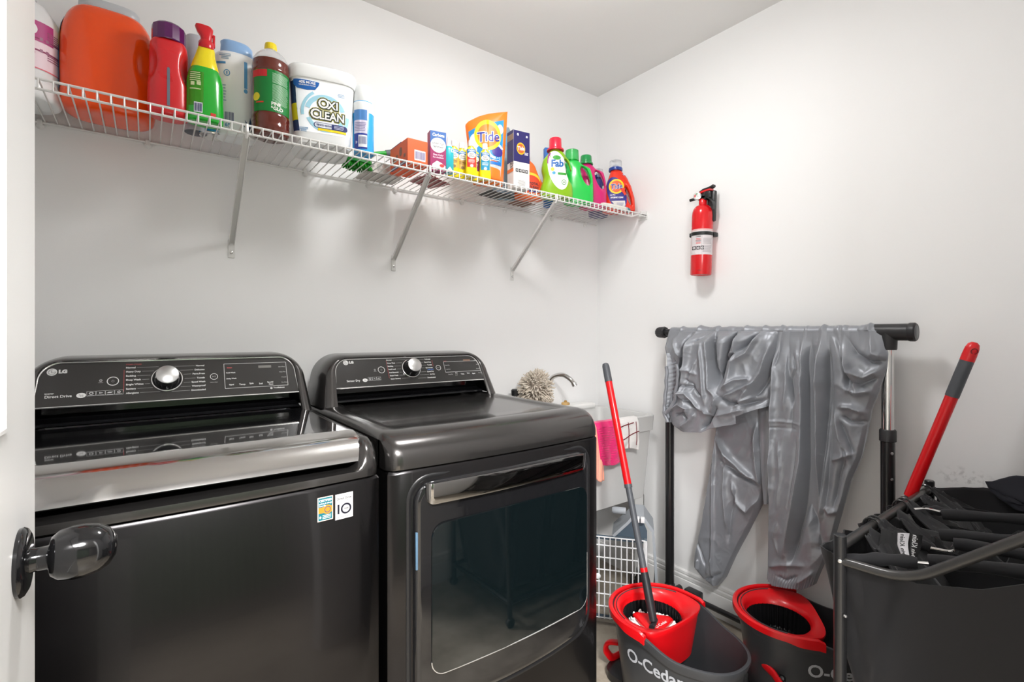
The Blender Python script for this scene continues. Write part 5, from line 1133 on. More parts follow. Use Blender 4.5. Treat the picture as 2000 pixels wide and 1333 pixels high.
te = MB().tube([(0, -1.270, zr), (0, -1.276, zr), (0, -1.374, zr)], [.0245, .026, .026], 24).tube([(0, -1.374, zr), (0, -1.378, zr), (0, -1.390, zr), (0, -1.394, zr)], [.0265, .0285, .0285, .025], 24).tube([(0, yr, zr), (0, yr, zr-.026), (0, yr, 1.158), (0, yr, 1.154)], [.026, .0245, .0235, .0225], 24).obj('tee_connector', RPL, gr, sharp=35)
MB().lathe([(.0001, .0002), (.019, .0002), (.021, -.001)], 24, T(0, -1.3942, zr) @ rot_to((0, -1, 0)), cap=False).obj('end_disc', plas('4a4d50', .4), te)
MB().tube([(0, -.462, zr), (0, -.470, zr), (0, -.500, zr), (0, -.506, zr)], [.019, .024, .026, .024], 10).obj('end_cap', RPL, gr, sharp=20)
MB().tube([(.062, yl, .048), (.062, yr, .050)], .0115, 14).obj('bottom_bar', RB, gr)
MB().box((.040, -.640, .030), (.080, -.570, .084), .005).tube([(.048, -.572, .064), (.042, -.545, .052)], .010, 10).obj('bar_clamp', RPL, gr)

# ================================================================ grey cover over the rack
CVR = mat('cover_silver', (.27, .283, .31), .41, metal=.28, coat=0, bump=.05, bscale=900)
CVR.node_tree.nodes['Principled BSDF'].inputs['Sheen Weight'].default_value = .15
cv = thing('grey_cover', 'silver grey waterproof cover draped over the rail of the garment rack', 'cover', (0, 0, 0))
def dist_poly(Yg, Zg, pts):
    best = np.full(Yg.shape, 9.); par = np.zeros(Yg.shape); n = len(pts)-1; tot = 0; ls = [math.hypot(pts[i+1][0]-pts[i][0], pts[i+1][1]-pts[i][1]) for i in range(n)]; T_ = sum(ls); sg = np.zeros(Yg.shape)
    for i in range(n):
        a, b = pts[i], pts[i+1]; dx, dz = b[0]-a[0], b[1]-a[1]; l2 = dx*dx+dz*dz
        t = np.clip(((Yg-a[0])*dx+(Zg-a[1])*dz)/l2, 0, 1); d = np.hypot(Yg-a[0]-t*dx, Zg-a[1]-t*dz)
        m = d < best; best = np.where(m, d, best); par = np.where(m, (tot+t*ls[i])/T_, par)
        sg = np.where(m, np.sign((Yg-a[0])*dz-(Zg-a[1])*dx), sg); tot += ls[i]
    return best, par, sg
def coons(L, R, Tp, Bt, nu, nv):
    def samp(P, n):
        P = np.array(P); d = np.r_[0, np.cumsum(np.hypot(*np.diff(P, axis=0).T))]; t = np.linspace(0, d[-1], n); return np.stack([np.interp(t, d, P[:, 0]), np.interp(t, d, P[:, 1])], 1)
    L, R, Tp, Bt = samp(L, nv), samp(R, nv), samp(Tp, nu), samp(Bt, nu); s = np.linspace(0, 1, nu)[None, :, None]; t = np.linspace(0, 1, nv)[:, None, None]
    G = L[:, None]*(1-s)+R[:, None]*s+Tp[None]*(1-t)+Bt[None]*t-((1-s)*(1-t)*L[0]+s*(1-t)*R[0]+(1-s)*t*L[-1]+s*t*R[-1])
    return G, s[..., 0]+0*t[..., 0], t[..., 0]+0*s[..., 0]
def ridged(Yg, Zg, sc, seed, st=(1, 1), ang=0):
    c, s_ = math.cos(ang), math.sin(ang); p = np.stack([(Yg*c+Zg*s_)*st[0], (-Yg*s_+Zg*c)*st[1]], -1)*sc
    w1 = np.stack([vnoise(p*.6, seed+5), vnoise(p*.6+3.3, seed+6)], -1); return 1-np.abs(vnoise(p+1.2*w1, seed)*2-1)
def cloth(name, L, R, Tp, Bt, x0, strokes, nu=150, nv=200, wrap=True, bulge=.03, seed=1, amp=.006, edge=.02, xbot=0, hem=0):
    G, s, t = coons(L, R, Tp, Bt, nu, nv); Yg, Zg = G[..., 0], G[..., 1]
    D = np.zeros(Yg.shape)
    for pts, a, w_ in strokes:
        d, par, sg = dist_poly(Yg, Zg, pts); tp = np.clip(np.minimum(par, 1-par)*5+.25, 0, 1)
        w2 = w_*(1.0 if a > 0 else .8); sharp = np.exp(-(d/w2)**1.3); D += 1.35*a*sharp*tp
    D += amp*(ridged(Yg, Zg, 9, seed, (1, .55))-.6)*2+amp*.55*(ridged(Yg, Zg, 22, seed+2, (1, .7), .5)-.6)*2+amp*.22*(ridged(Yg, Zg, 55, seed+4, (1, 1), 1)-.6)
    e = np.minimum(s, 1-s); env = np.clip(e/edge, 0, 1)**.5
    tt = np.clip(t*9, 0, 1)
    X = x0-bulge*np.sin(PI*s)**.6*tt-D*tt*(.35+.65*env)+edge*.0+xbot*t**2+.020*(1-env)
    if hem: X = X-.006*np.abs(np.sin(s*hem))*np.clip((t-.94)/.06, 0, 1)
    Pt = np.stack([X, Yg, Zg], -1)
    if wrap:
        rows = []
        for th in np.linspace(-.5, PI*.92, 12):
            xr = -.10+.0225*math.cos(th); zz = 1.209+.0215*math.sin(th)
            rr_ = Pt[0].copy(); rip = np.clip(D[22]*.30, -.001, .009)+.002*(vnoise(np.stack([Pt[0, :, 1]*40, np.full(nu, th*.5)], -1), seed+9))
            rr_[:, 0] = xr-np.maximum(rip, 0)*max(0, -math.cos(th)); rr_[:, 2] = zz+np.maximum(rip, 0)*max(0, math.sin(th)); rows.append(rr_)
        Pt = np.concatenate([np.array(rows), Pt[1:]], 0)
        fx = rows[-1][:, 0]
        for j in range(34):   # ease from the rail into the sheet
            q = float(sstep(0, 1, (j+1)/35)); Pt[12+j, :, 0] = Pt[12+j, :, 0]*q+fx*(1-q)
        for j in range(60): Pt[12+j, :, 2] = np.minimum(Pt[12+j, :, 2], 1.2140-.00025*j)
        Pt[12:, :, 0] = np.minimum(Pt[12:, :, 0], -.1205)
    o = MB().sheet(Pt).obj(name, CVR, cv, sharp=None); return o
# coordinates (y,z) measured along the wall
P1 = lambda pts: pts
# main long panel
cloth('long_panel', [(-1.001,1.234),(-0.988,1.171),(-0.973,1.077),(-0.964,0.932),(-0.96,0.681),(-0.957,0.454),(-0.955,0.302)],
      [(-1.305,1.23),(-1.316,1.192),(-1.325,1.141),(-1.322,1.1),(-1.3,1.016),(-1.284,0.966),(-1.27,0.883),(-1.256,0.807),(-1.227,0.727),(-1.198,0.602),(-1.168,0.482),(-1.137,0.393),(-1.121,0.344)],
      [(-1.008,1.232),(-1.143,1.23),(-1.31,1.23)], [(-0.963,0.31),(-0.992,0.298),(-1.045,0.314),(-1.095,0.328),(-1.127,0.352)], -.128,
      [([(-1.115,1.225),(-1.111,1.016),(-1.115,0.772),(-1.131,0.602),(-1.152,0.489)], -.040, .020),
       ([(-1.082,1.208),(-1.095,0.979),(-1.092,0.767),(-1.065,0.583),(-1.027,0.4)], .022, .016),
       ([(-1.143,1.208),(-1.146,0.95),(-1.146,0.693),(-1.143,0.503)], .026, .012),
       ([(-1.171,1.14),(-1.18,0.954),(-1.171,0.75),(-1.162,0.611)], -.016, .012),
       ([(-1.127,0.775),(-1.098,0.593),(-1.058,0.409)], -.026, .014),
       ([(-0.985,1.189),(-0.996,1.042),(-0.985,0.837),(-0.977,0.558)], .018, .014),
       ([(-1.041,1.208),(-1.045,1.082),(-1.065,0.976),(-1.055,0.849)], -.008, .010),
       ([(-1.015,1.23),(-1.008,1.135),(-0.997,1.079)], -.012, .008),
       ([(-1.072,1.226),(-1.079,1.137),(-1.089,1.058)], -.010, .008),
       ([(-0.974,0.888),(-1.036,0.893),(-1.098,0.892)], .004, .004),
       ([(-0.974,0.865),(-1.036,0.871),(-1.095,0.873)], -.004, .004),
       ([(-1.162,1.216),(-1.219,1.125),(-1.244,1.061),(-1.256,1.013)], .020, .012),
       ([(-1.204,1.216),(-1.25,1.142),(-1.289,1.115),(-1.326,1.12)], -.022, .010),
       ([(-1.275,1.216),(-1.294,1.144),(-1.326,1.132)], .020, .012),
       ([(-1.221,1.125),(-1.233,1.084),(-1.275,1.066),(-1.318,1.094)], .016, .009),
       ([(-1.226,1.059),(-1.261,1.042),(-1.305,1.068)], -.014, .008),
       ([(-1.221,1.029),(-1.25,1.015),(-1.291,1.026)], .014, .008),
       ([(-1.204,0.966),(-1.236,0.968),(-1.272,0.956)], .016, .007),
       ([(-1.21,0.938),(-1.239,0.922),(-1.275,0.924)], -.014, .007),
       ([(-1.204,0.924),(-1.226,0.861),(-1.241,0.812)], -.014, .008),
       ([(-1.189,0.956),(-1.204,0.874),(-1.219,0.794)], .012, .010),
       ([(-1.177,0.785),(-1.219,0.807),(-1.244,0.822)], .010, .006),
       ([(-1.162,0.628),(-1.174,0.612),(-1.195,0.621)], .010, .006),
       ([(-1.01,0.53),(-0.996,0.471),(-1.01,0.421)], .006, .006),
       ([(-1.18,1.218),(-1.213,1.125),(-1.236,1.012)], -.018, .008),
       ([(-1.168,1.208),(-1.174,1.055),(-1.162,0.85),(-1.143,0.606)], -.020, .009),
       ([(-1.058,1.136),(-1.069,1.083),(-1.055,1.043),(-1.065,0.958)], -.010, .007),
       ([(-1.038,1.117),(-1.041,1.009),(-1.031,0.936)], .008, .008),
       ([(-1.204,0.857),(-1.221,0.811),(-1.204,0.741),(-1.186,0.635)], -.012, .008),
       ([(-1.079,0.853),(-1.065,0.708),(-1.045,0.559)], -.008, .009),
       ([(-1.013,0.824),(-1.02,0.698),(-1.006,0.584)], .007, .008),
       ([(-0.974,0.356),(-1.027,0.387),(-1.103,0.412)], .008, .007),
       ([(-1.01,0.338),(-1.045,0.339),(-1.079,0.367)], -.008, .006),
       ([(-1.079,0.342),(-1.111,0.377),(-1.127,0.397)], .008, .006)], 190, 250, True, .024, 3, .0052, .05, .0, 60)
# gathered left bunch with the elastic hem
cloth('gathered_bunch', [(-0.513,1.224),(-0.489,1.14),(-0.5,1.095),(-0.519,1.06),(-0.519,1.005),(-0.513,0.949),(-0.505,0.889),(-0.503,0.855),(-0.527,0.804),(-0.558,0.791)],
      [(-1.005,1.233),(-0.998,1.116),(-0.987,1.006),(-0.98,0.942)], [(-0.541,1.224),(-0.786,1.238),(-1.005,1.233)],
      [(-0.585,0.799),(-0.635,0.794),(-0.724,0.807),(-0.773,0.833),(-0.869,0.863),(-0.865,0.89),(-0.928,0.921),(-0.98,0.942)], -.128,
      [([(-0.661,1.229),(-0.644,1.166),(-0.625,1.101),(-0.6,1.003)], -.030, .010),
       ([(-0.575,1.197),(-0.605,1.122),(-0.635,1.091)], .014, .010),
       ([(-0.585,1.091),(-0.58,1.012),(-0.577,0.903)], -.026, .009),
       ([(-0.678,1.219),(-0.661,1.103),(-0.637,0.952),(-0.661,0.892)], .026, .018),
       ([(-0.728,1.167),(-0.737,1.044),(-0.746,0.923)], .016, .008),
       ([(-0.755,1.208),(-0.76,1.086),(-0.768,0.986),(-0.79,0.958)], .020, .010),
       ([(-0.777,1.208),(-0.777,1.067),(-0.794,0.992)], -.036, .014),
       ([(-0.857,1.227),(-0.828,1.129),(-0.803,1.019)], -.030, .012),
       ([(-0.873,1.218),(-0.861,1.111),(-0.838,0.992)], .018, .012),
       ([(-0.954,1.223),(-0.908,1.132),(-0.865,1.101)], .018, .010),
       ([(-0.945,1.219),(-0.895,1.158),(-0.83,1.102)], -.024, .010),
       ([(-0.994,1.19),(-0.956,1.059),(-0.912,0.989),(-0.879,0.938)], .024, .012),
       ([(-1.01,1.135),(-0.969,1.032),(-0.928,0.963)], -.020, .010),
       ([(-0.816,0.99),(-0.869,1.03),(-0.912,1.037)], .018, .008),
       ([(-0.824,0.961),(-0.881,0.992),(-0.939,1.024)], .016, .007),
       ([(-0.794,0.968),(-0.838,0.941),(-0.899,0.94),(-0.965,0.963)], -.020, .010),
       ([(-0.605,0.954),(-0.661,0.959),(-0.701,0.917),(-0.731,0.896)], .016, .008),
       ([(-0.625,0.934),(-0.673,0.927),(-0.71,0.898)], -.014, .007),
       ([(-0.58,0.881),(-0.625,0.908),(-0.668,0.897),(-0.661,0.866)], .016, .007),
       ([(-0.737,0.901),(-0.768,0.885),(-0.79,0.928),(-0.807,0.969)], .022, .010),
       ([(-0.625,1.058),(-0.673,1.053),(-0.706,1.038)], .008, .007),
       ([(-0.659,1.018),(-0.692,0.995),(-0.678,0.965)], -.008, .007),
       ([(-0.687,1.17),(-0.71,1.179),(-0.751,1.208)], -.012, .007),
       ([(-0.777,0.906),(-0.755,0.853),(-0.724,0.817)], -.020, .009),
       ([(-0.794,0.884),(-0.849,0.903),(-0.893,0.92)], .012, .007),
       ([(-0.625,0.81),(-0.678,0.852),(-0.701,0.884)], .012, .008),
       ([(-0.766,1.22),(-0.771,1.099),(-0.805,1.011)], -.026, .007), ([(-0.855,1.227),(-0.818,1.101),(-0.805,1.027)], -.024, .007),
       ([(-0.605,0.962),(-0.639,0.991),(-0.687,0.987),(-0.724,0.949)], -.012, .006), ([(-0.71,1.105),(-0.678,1.019),(-0.649,0.954)], .010, .009),
       ([(-0.816,1.109),(-0.849,1.13),(-0.893,1.143)], .010, .006), ([(-0.796,0.928),(-0.777,0.882),(-0.751,0.842)], -.022, .007),
       ([(-0.861,0.924),(-0.889,0.949),(-0.937,0.973)], .012, .006), ([(-0.595,0.857),(-0.639,0.876),(-0.663,0.845)], -.012, .006)], 190, 190, True, .050, 7, .0052, .06)
# back part hanging on the wall side of the rail
cloth('back_panel', [(-0.731,1.103),(-0.726,0.818),(-0.692,0.61),(-0.656,0.406),(-0.627,0.255),(-0.624,0.203),(-0.67,0.174),(-0.712,0.163)],
      [(-0.942,1.112),(-0.942,0.765),(-0.935,0.666),(-0.915,0.555),(-0.86,0.429),(-0.805,0.309),(-0.766,0.212),(-0.74,0.172)], [(-0.731,1.103),(-0.942,1.112)],
      [(-0.712,0.163),(-0.74,0.172)], -.070,
      [([(-0.735,0.809),(-0.722,0.617),(-0.724,0.406),(-0.722,0.173)], .010, .006),
       ([(-0.74,0.768),(-0.79,0.715),(-0.853,0.667),(-0.904,0.64)], .020, .010),
       ([(-0.758,0.687),(-0.822,0.65),(-0.904,0.624)], -.018, .010),
       ([(-0.779,0.733),(-0.775,0.567),(-0.79,0.407)], .014, .012),
       ([(-0.805,0.616),(-0.822,0.539),(-0.864,0.51),(-0.907,0.572)], .012, .009),
       ([(-0.79,0.366),(-0.801,0.492),(-0.822,0.579)], -.010, .009),
       ([(-0.637,0.324),(-0.67,0.281),(-0.694,0.236)], -.012, .006),
       ([(-0.656,0.254),(-0.651,0.205)], .010, .006), ([(-0.722,0.279),(-0.698,0.206)], .008, .006),
       ([(-0.68,0.173),(-0.726,0.204),(-0.758,0.233)], -.010, .006),
       ([(-0.904,0.855),(-0.907,0.719),(-0.923,0.605)], .022, .012)], 170, 260, False, .018, 12, .0045, .06)
# the narrow inner fold seen between the two
cloth('inner_fold', [(-0.912,0.956),(-0.916,0.802),(-0.924,0.668),(-0.935,0.565)], [(-0.977,0.963),(-0.973,0.812),(-0.966,0.678),(-0.958,0.572)], [(-0.912,0.956),(-0.977,0.963)], [(-0.935,0.565),(-0.958,0.572)], -.088, [], 24, 60, False, .018, 2, .001, .05)
# elastic hem: crinkled gathered band along the left edge
def hem(px):
    pts = []
    for a, b in zip(px[:-1], px[1:]):
        for q in np.linspace(0, 1, 26, endpoint=False): pts.append(Vector(a).lerp(Vector(b), q))
    n = len(pts); R = .0078
    MB().tube([p+Vector((.0012*math.sin(i*.17), .0012*math.sin(i*.23+1), 0)) for i, p in enumerate(pts)], R, 10).obj('elastic_hem', CVR, cv, sharp=None)
hem([(-.158, y, z) for y, z in [(-0.553,1.063),(-0.553,1.01),(-0.548,0.954),(-0.542,0.899),(-0.54,0.863),(-0.558,0.821)]])
hem([(-.166, y, z) for y, z in [(-0.609,1.075),(-0.617,1.026),(-0.607,0.971),(-0.599,0.919),(-0.576,0.884),(-0.551,0.861)]])

hg = []
for i in range(60):
    t = i/59; a, b = Vector((-.154, 0, 0)), Vector((-.160, 0, 0))
    P_ = [(-0.551,1.12),(-0.551,1.063),(-0.551,1.01),(-0.546,0.954),(-0.541,0.898),(-0.538,0.863),(-0.556,0.821)]; Q_ = [(-0.618,1.122),(-0.613,1.075),(-0.62,1.026),(-0.61,0.972),(-0.603,0.919),(-0.58,0.884),(-0.567,0.823)]
    k = min(5, int(t*6)); f_ = t*6-k; p = [P_[k][c]*(1-f_)+P_[k+1][c]*f_ for c in (0, 1)]; q = [Q_[k][c]*(1-f_)+Q_[k+1][c]*f_ for c in (0, 1)]
    hg.append([(-.154+.018*math.sin(PI*u)-.004*u+.0035*math.sin(i*1.9+u*4)*math.sin(PI*u), p[0]+(q[0]-p[0])*u, p[1]+(q[1]-p[1])*u) for u in np.linspace(0, 1, 12)])
MB().sheet(hg).obj('hem_gathers', CVR, cv, sharp=None)

# ================================================================ black laundry hamper
HB_ = mat('hamper_tube', (.016, .016, .017), .28, coat=.3); HF = mat('hamper_fabric', (.0095, .0095, .0115), .75, sheen=.12, bump=.12, bscale=2600, vary=.12, vscale=8); HG = mat('hamper_tube_grey', (.035, .034, .033), .3, coat=.2)
hm_ = thing('laundry_hamper', 'black three-bag laundry hamper on a tube frame at the right edge', 'hamper', (0, 0, 0))
X0, X1, Y0, Y1, ZT = -.742, -.085, -1.42, -1.875, .768
for x in (X0, X1):
    for y in (Y0, Y1):
        MB().tube([(x, y, .03), (x, y, .44)], .0112, 14).tube([(x, y, .435), (x, y, ZT-.002), (x, y, ZT)], [.0122, .0122, .0105], 14).obj('post', HB_, hm_, sharp=30)
        MB().lathe([(.018, -.009), (.02, -.006), (.02, .006), (.018, .009)], 16, T(x, y, .02) @ rot_to((0, 1, 0))).obj('caster', HB_, hm_)
for y in (Y0, Y1):
    MB().tube([(X0, y, .742), (X1, y, .742)], .0105, 14).obj('top_bar', HG, hm_)
    MB().tube([(X0, y, .10), (X1, y, .10)], .0105, 14).obj('lower_bar', HB_, hm_)
for x in (X0, X1): MB().tube([(x, Y0, .10), (x, Y1, .10)], .0105, 14).obj('lower_bar', HB_, hm_)
MB().lathe([(.004, 0), (.004, .002), (.002, .003)], 10, T(X0-.012, Y0-.004, .715) @ rot_to((-1, -.3, 0))).obj('screw', SILV, hm_)
MB().lathe([(.003, 0), (.003, .004), (.0015, .005)], 10, T(X0-.010, Y0-.012, .60) @ rot_to((-.5, -1, 0))).obj('screw', SILV, hm_)
MB().tube(fillet([(X0, Y0-.006, .712), (X0+.002, -1.541, .716), (X0+.004, -1.70, .853), (X0+.006, -1.86, .985)], .05, 10), .0098, 14).obj('push_handle', HG, hm_)
# three bags
def bag(x0, x1, seed, top=.715):
    n = 168; rings = []; zz = [.11, .14, .28, .45, .60, .68, top]; dyy = [.03, .02, .012, 0, -.03, -.045, -.052]; qq = [.86, .93, .97, .99, 1, 1, 1]
    for z in list(np.linspace(.11, .16, 4))+list(np.linspace(.19, .69, 22))+[.702, top]:
        dy, q = interp(z, zz, dyy), interp(z, zz, qq); r = []
        for k in range(n):
            a = 2*PI*k/n; c, s = math.cos(a), math.sin(a); hx, hy = (x1-x0)/2*q, (Y0-Y1)/2*q-dy
            x = (x0+x1)/2+hx*math.copysign(abs(c)**(2/6), c); y = (Y0+Y1)/2+hy*math.copysign(abs(s)**(2/6), s)
            w_ = .006*(vnoise(np.array([a*5+seed, z*7]), seed)-.5)*2+.004*math.sin(a*9+z*8+seed)+.003*(vnoise(np.array([a*14+seed, z*22]), seed+3)-.5)
            zo = .004*math.sin(a*3+seed) if z == top else 0
            if x0 < -.7 and c < -.1:       # the front face: one long diagonal fold, mouth rising towards the handle
                yl = -1.452-(z-.42)*.235; fd = float(sstep(-.004, .030, yl-y)); w_ += .020*fd*float(sstep(.15, .4, z))-.010*float(sstep(.05, 0, abs(yl-y-.055)))
                zo += .62*(.5*(-1.60-y+math.sqrt((-1.60-y)**2+.0012)))*max(0, (z-.6)/(top-.6)) if z > .6 else 0
            r.append((x+w_*c, y+w_*s, z+zo))
        rings.append(r)
    inn = [[(p[0]+((x0+x1)/2-p[0])*.02, p[1]+((Y0+Y1)/2-p[1])*.012, p[2]) for p in r] for r in rings[::-1]]
    m = MB().loft(rings+inn, cap=False); m.add(rings[0], [tuple(range(n))]); return m.obj('bag', HF, hm_, sharp=60)
bag(-.735, -.520, 3); bag(-.512, -.310, 6); bag(-.302, -.095, 9)
def sheet_pts(name, quad, m, N=24, amp=.004, seed=1, sag=0, parent=None):
    """quad: rows of control points (3D), bilinear with wrinkles"""
    Q = [[Vector(p) for p in r] for r in quad]; g = []
    for j in range(N):
        tj = j/(N-1)*(len(Q)-1); a = min(int(tj), len(Q)-2); f_ = tj-a; row = []
        for i in range(N):
            ti = i/(N-1)*(len(Q[0])-1); b = min(int(ti), len(Q[0])-2); h_ = ti-b
            p = (Q[a][b]*(1-h_)+Q[a][b+1]*h_)*(1-f_)+(Q[a+1][b]*(1-h_)+Q[a+1][b+1]*h_)*f_
            n_ = (float(ridged(np.array(i/N*5.0), np.array(j/N*4.0), 1, seed))-.6)*2*amp; row.append((p.x+n_*.6, p.y+n_*.4, p.z+n_-sag*math.sin(PI*i/(N-1))*math.sin(PI*j/(N-1))))
        g.append(row)
    o = MB().sheet(g).obj(name, m, parent); md = o.modifiers.new('thickness', 'SOLIDIFY'); md.thickness = .003; md.offset = 0; return o
# hem sleeves with steel wires along the mouth of each bag
def sleeve(p, q, r=.013, n=14):
    p, q = Vector(p), Vector(q); pts = [p.lerp(q, t)+Vector((0, 0, .006*math.sin(t*PI))) for t in np.linspace(0, 1, n)]
    MB().tube(pts, [r*(1+.12*math.sin(i*1.3)) for i in range(n)], 12, flat=.62).obj('hem_sleeve', HF, hm_, sharp=60)
def wire(*pts): MB().tube(fillet(list(pts), .01, 4), .0032, 8).obj('steel_wire', CHROME, hm_)
sleeve((-.735, -1.43, .712), (-.705, -1.545, .742)); wire((-.71, -1.535, .742), (-.70, -1.575, .750)); sleeve((-.70, -1.562, .752), (-.69, -1.86, .80))
sleeve((-.56, -1.45, .722), (-.535, -1.525, .722), .011); wire((-.54, -1.515, .722), (-.525, -1.560, .722), (-.51, -1.565, .728)); sleeve((-.525, -1.565, .742), (-.53, -1.86, .770))
sleeve((-.50, -1.535, .746), (-.49, -1.86, .80)); sleeve((-.32, -1.50, .742), (-.30, -1.86, .80)); sleeve((-.30, -1.46, .735), (-.315, -1.52, .745), .012)
wire((-.34, -1.44, .742), (-.325, -1.47, .750), (-.315, -1.50, .746))
# straps with rings on the top bar
for x in (-.555, -.535, -.345, -.315, -.125):
    MB().tube([(x+.006*math.sin(a)*.4, Y0+.0165*math.cos(a), .744+.0165*math.sin(a)) for a in np.linspace(0, 2*PI, 22, endpoint=False)], .0028, 6, closed=True).obj('ring', HB_, hm_)
def strap(x, dx, seed):
    sheet_pts('bag_strap', [[(x-.016, Y0-.016, .748), (x+.016, Y0-.018, .750)], [(x-.036, Y0-.045, .728), (x+.030, Y0-.05, .732)], [(x-.07+dx, Y0-.095, .700), (x+.06+dx, Y0-.10, .705)], [(x-.085+dx, Y0-.13, .64), (x+.08+dx, Y0-.14, .64)]], HF, 22, .010, seed, 0, hm_)
strap(-.545, 0, 3); strap(-.33, 0, 5); strap(-.125, -.01, 8); strap(-.63, -.02, 13); strap(-.43, .0, 17); strap(-.22, .0, 19)
# tall back wall of the far bag with a folded corner
sheet_pts('back_flap', [[(-.088, -1.438, .750), (-.075, -1.541, .772), (-.07, -1.70, .80)], [(-.088, -1.438, .60), (-.075, -1.541, .60), (-.07, -1.70, .60)]], HF, 22, .004, 4, 0, hm_)
sheet_pts('folded_corner', [[(-.09, -1.541, .797), (-.085, -1.613, .826), (-.08, -1.72, .87)], [(-.095, -1.553, .77), (-.10, -1.62, .765), (-.10, -1.72, .76)], [(-.10, -1.60, .735), (-.10, -1.66, .73), (-.10, -1.72, .73)]], mat('hamper_fabric_navy', (.008, .0085, .015), .75, sheen=.1, bump=.12, bscale=2600), 22, .004, 6, 0, hm_)
# clothes in the bags
LB = mat('laundry_black', (.010, .010, .011), .75, sheen=.12, vary=.15, vscale=14, bump=.12, bscale=2000)
for (nm, lab, loc, rx, ry, hh, sd) in (('black_garment', 'crumpled black garment in the front bag of the hamper', (-.622, -1.63, .58), .080, .16, .09, 21), ('black_garment', 'crumpled black garment in the middle bag of the hamper', (-.41, -1.60, .60), .09, .17, .115, 25), ('black_garment', 'crumpled black garment in the back bag of the hamper', (-.20, -1.62, .60), .09, .17, .10, 29)):
    crumple(nm, lab, 'garment', loc, rx, ry, hh, LB, sd)
# waistband with lettering, folded over at the front bag's mouth
wb = thing('underwear_waistband', 'black garment waistband with white lettering showing in the front bag', 'underwear', (0, 0, 0))
def bandsheet(pts0, pts1, N=16):
    a = [Vector(p) for p in fillet(pts0, .04, N//2)]; b = [Vector(p) for p in fillet(pts1, .04, N//2)]
    def rs(P, n):
        d = [0]
        for i in range(len(P)-1): d.append(d[-1]+(P[i+1]-P[i]).length)
        o = []
        for k in range(n):
            t = d[-1]*k/(n-1); i = min(len(P)-2, max(0, int(np.searchsorted(d, t))-1)); o.append(P[i].lerp(P[i+1], (t-d[i])/max(1e-9, d[i+1]-d[i])))
        return o
    return rs(a, N), rs(b, N)
def band_obj(name, A, B, m, parent, off=0):
    g = []
    for p, q in zip(A, B): g.append([p.lerp(q, t)+Vector((-.006*math.sin(PI*t)-off, 0, .002*math.sin(PI*t)+off*.3)) for t in np.linspace(0, 1, 8)])
    return MB().sheet([[v[:] for v in r] for r in g]).obj(name, m, parent)
def band_text(name, A, B, s, m, parent, off=.001, flip=False):
    v2, f = text2d(s, 1.0, .012, 'LEFT'); xs_ = [x for x, y in v2]; W_, x_0 = max(xs_)-min(xs_), min(xs_); out = []
    for x, y in v2:
        u = (x-x_0)/W_; u = .04+.92*u; t = .5-(y*.62)
        if flip: u, t = 1-u, 1-t
        k = min(len(A)-2, int(u*(len(A)-1))); f_ = u*(len(A)-1)-k; p = A[k].lerp(A[k+1], f_); q = B[k].lerp(B[k+1], f_)
        tt = max(0, min(1, t)); out.append((p.lerp(q, t)+Vector((-.006*math.sin(PI*tt)-off, -off*.3, .002*math.sin(PI*tt)+off*.6)))[:])
    return mesh_obj(name, out, f, m, parent, False)
A, B = bandsheet([(-0.62,-1.489,0.764), (-0.63,-1.49,0.741), (-0.66,-1.511,0.716)], [(-0.62,-1.51,0.77), (-0.63,-1.509,0.747), (-0.66,-1.522,0.721)])
band_obj('white_band', A, B, mat('band_white', (.70, .69, .72), .7), wb)
band_text('band_lettering', A, B, 'Calvin Klein', ink('2a2a2c'), wb, .0012, True)
A2, B2_ = bandsheet([(-0.615,-1.509,0.769), (-0.625,-1.509,0.746), (-0.655,-1.522,0.72)], [(-0.605,-1.529,0.768), (-0.615,-1.529,0.745), (-0.65,-1.526,0.717)])
band_obj('black_band', A2, B2_, mat('band_black', (.012, .012, .013), .6), wb)
band_text('band_lettering', A2, B2_, 'Calvin Klein', ink('dcdcdc'), wb, .0012, True)
sheet_pts('waist_fabric', [[(-0.62,-1.459,0.761), (-0.62,-1.489,0.764)], [(-0.64,-1.46,0.727), (-0.63,-1.49,0.74)], [(-0.66,-1.477,0.707), (-0.66,-1.511,0.716)]], LB, 18, .006, 5, 0, wb)
# ================================================================ fire extinguisher on the right wall
EXR = mat('extinguisher_red', 'd5121a', .22, coat=.4)
fe = thing('fire_extinguisher', 'red fire extinguisher strapped to the right wall', 'extinguisher', (-.052, -.648, 1.454), 0, None, math.radians(1.8))
b = MB().lathe([(.0001, .004), (.036, .004), (.0415, 0), (.0432, .004), (.0432, .250), (.042, .264), (.0385, .277), (.032, .288), (.024, .294), (.018, .297)], 48, cap=False).obj('cylinder', EXR, fe)
MB().lathe([(.0175, .294), (.0165, .302), (.0165, .318), (.014, .322)], 24).obj('valve_neck', EXR, fe)
BLKP = plas('1b1d1e', .4)
VM = RZ(0)
MB().box((-.012, -.020, .316), (.012, .016, .344), .004).box((-.013, -.038, .322), (.013, -.014, .350), .004).obj('valve_body', BLKP, fe)
MB().loft([[(x, y, z+dz) for x, dz in ((-.012, 0), (.012, 0), (.010, .008), (-.010, .008))] for y, z in ((.020, .334), (.012, .348), (-.005, .356), (-.025, .358), (-.042, .362), (-.050, .366))]).obj('top_lever', BLKP, fe)
MB().loft([[(x, y, z+dz) for x, dz in ((-.0125, 0), (.0125, 0), (.0125, .007), (-.0125, .007))] for y, z in ((.012, .345), (-.010, .350), (-.040, .352))]).obj('red_tab', EXR, fe)
MB().loft([[(x, y, z+dz) for x, dz in ((-.012, -.004), (.012, -.004), (.012, .004), (-.012, .004))] for y, z in ((.000, .330), (-.020, .328), (-.036, .318), (-.048, .302), (-.054, .284), (-.053, .274))]).obj('carry_handle', BLKP, fe, sharp=60)
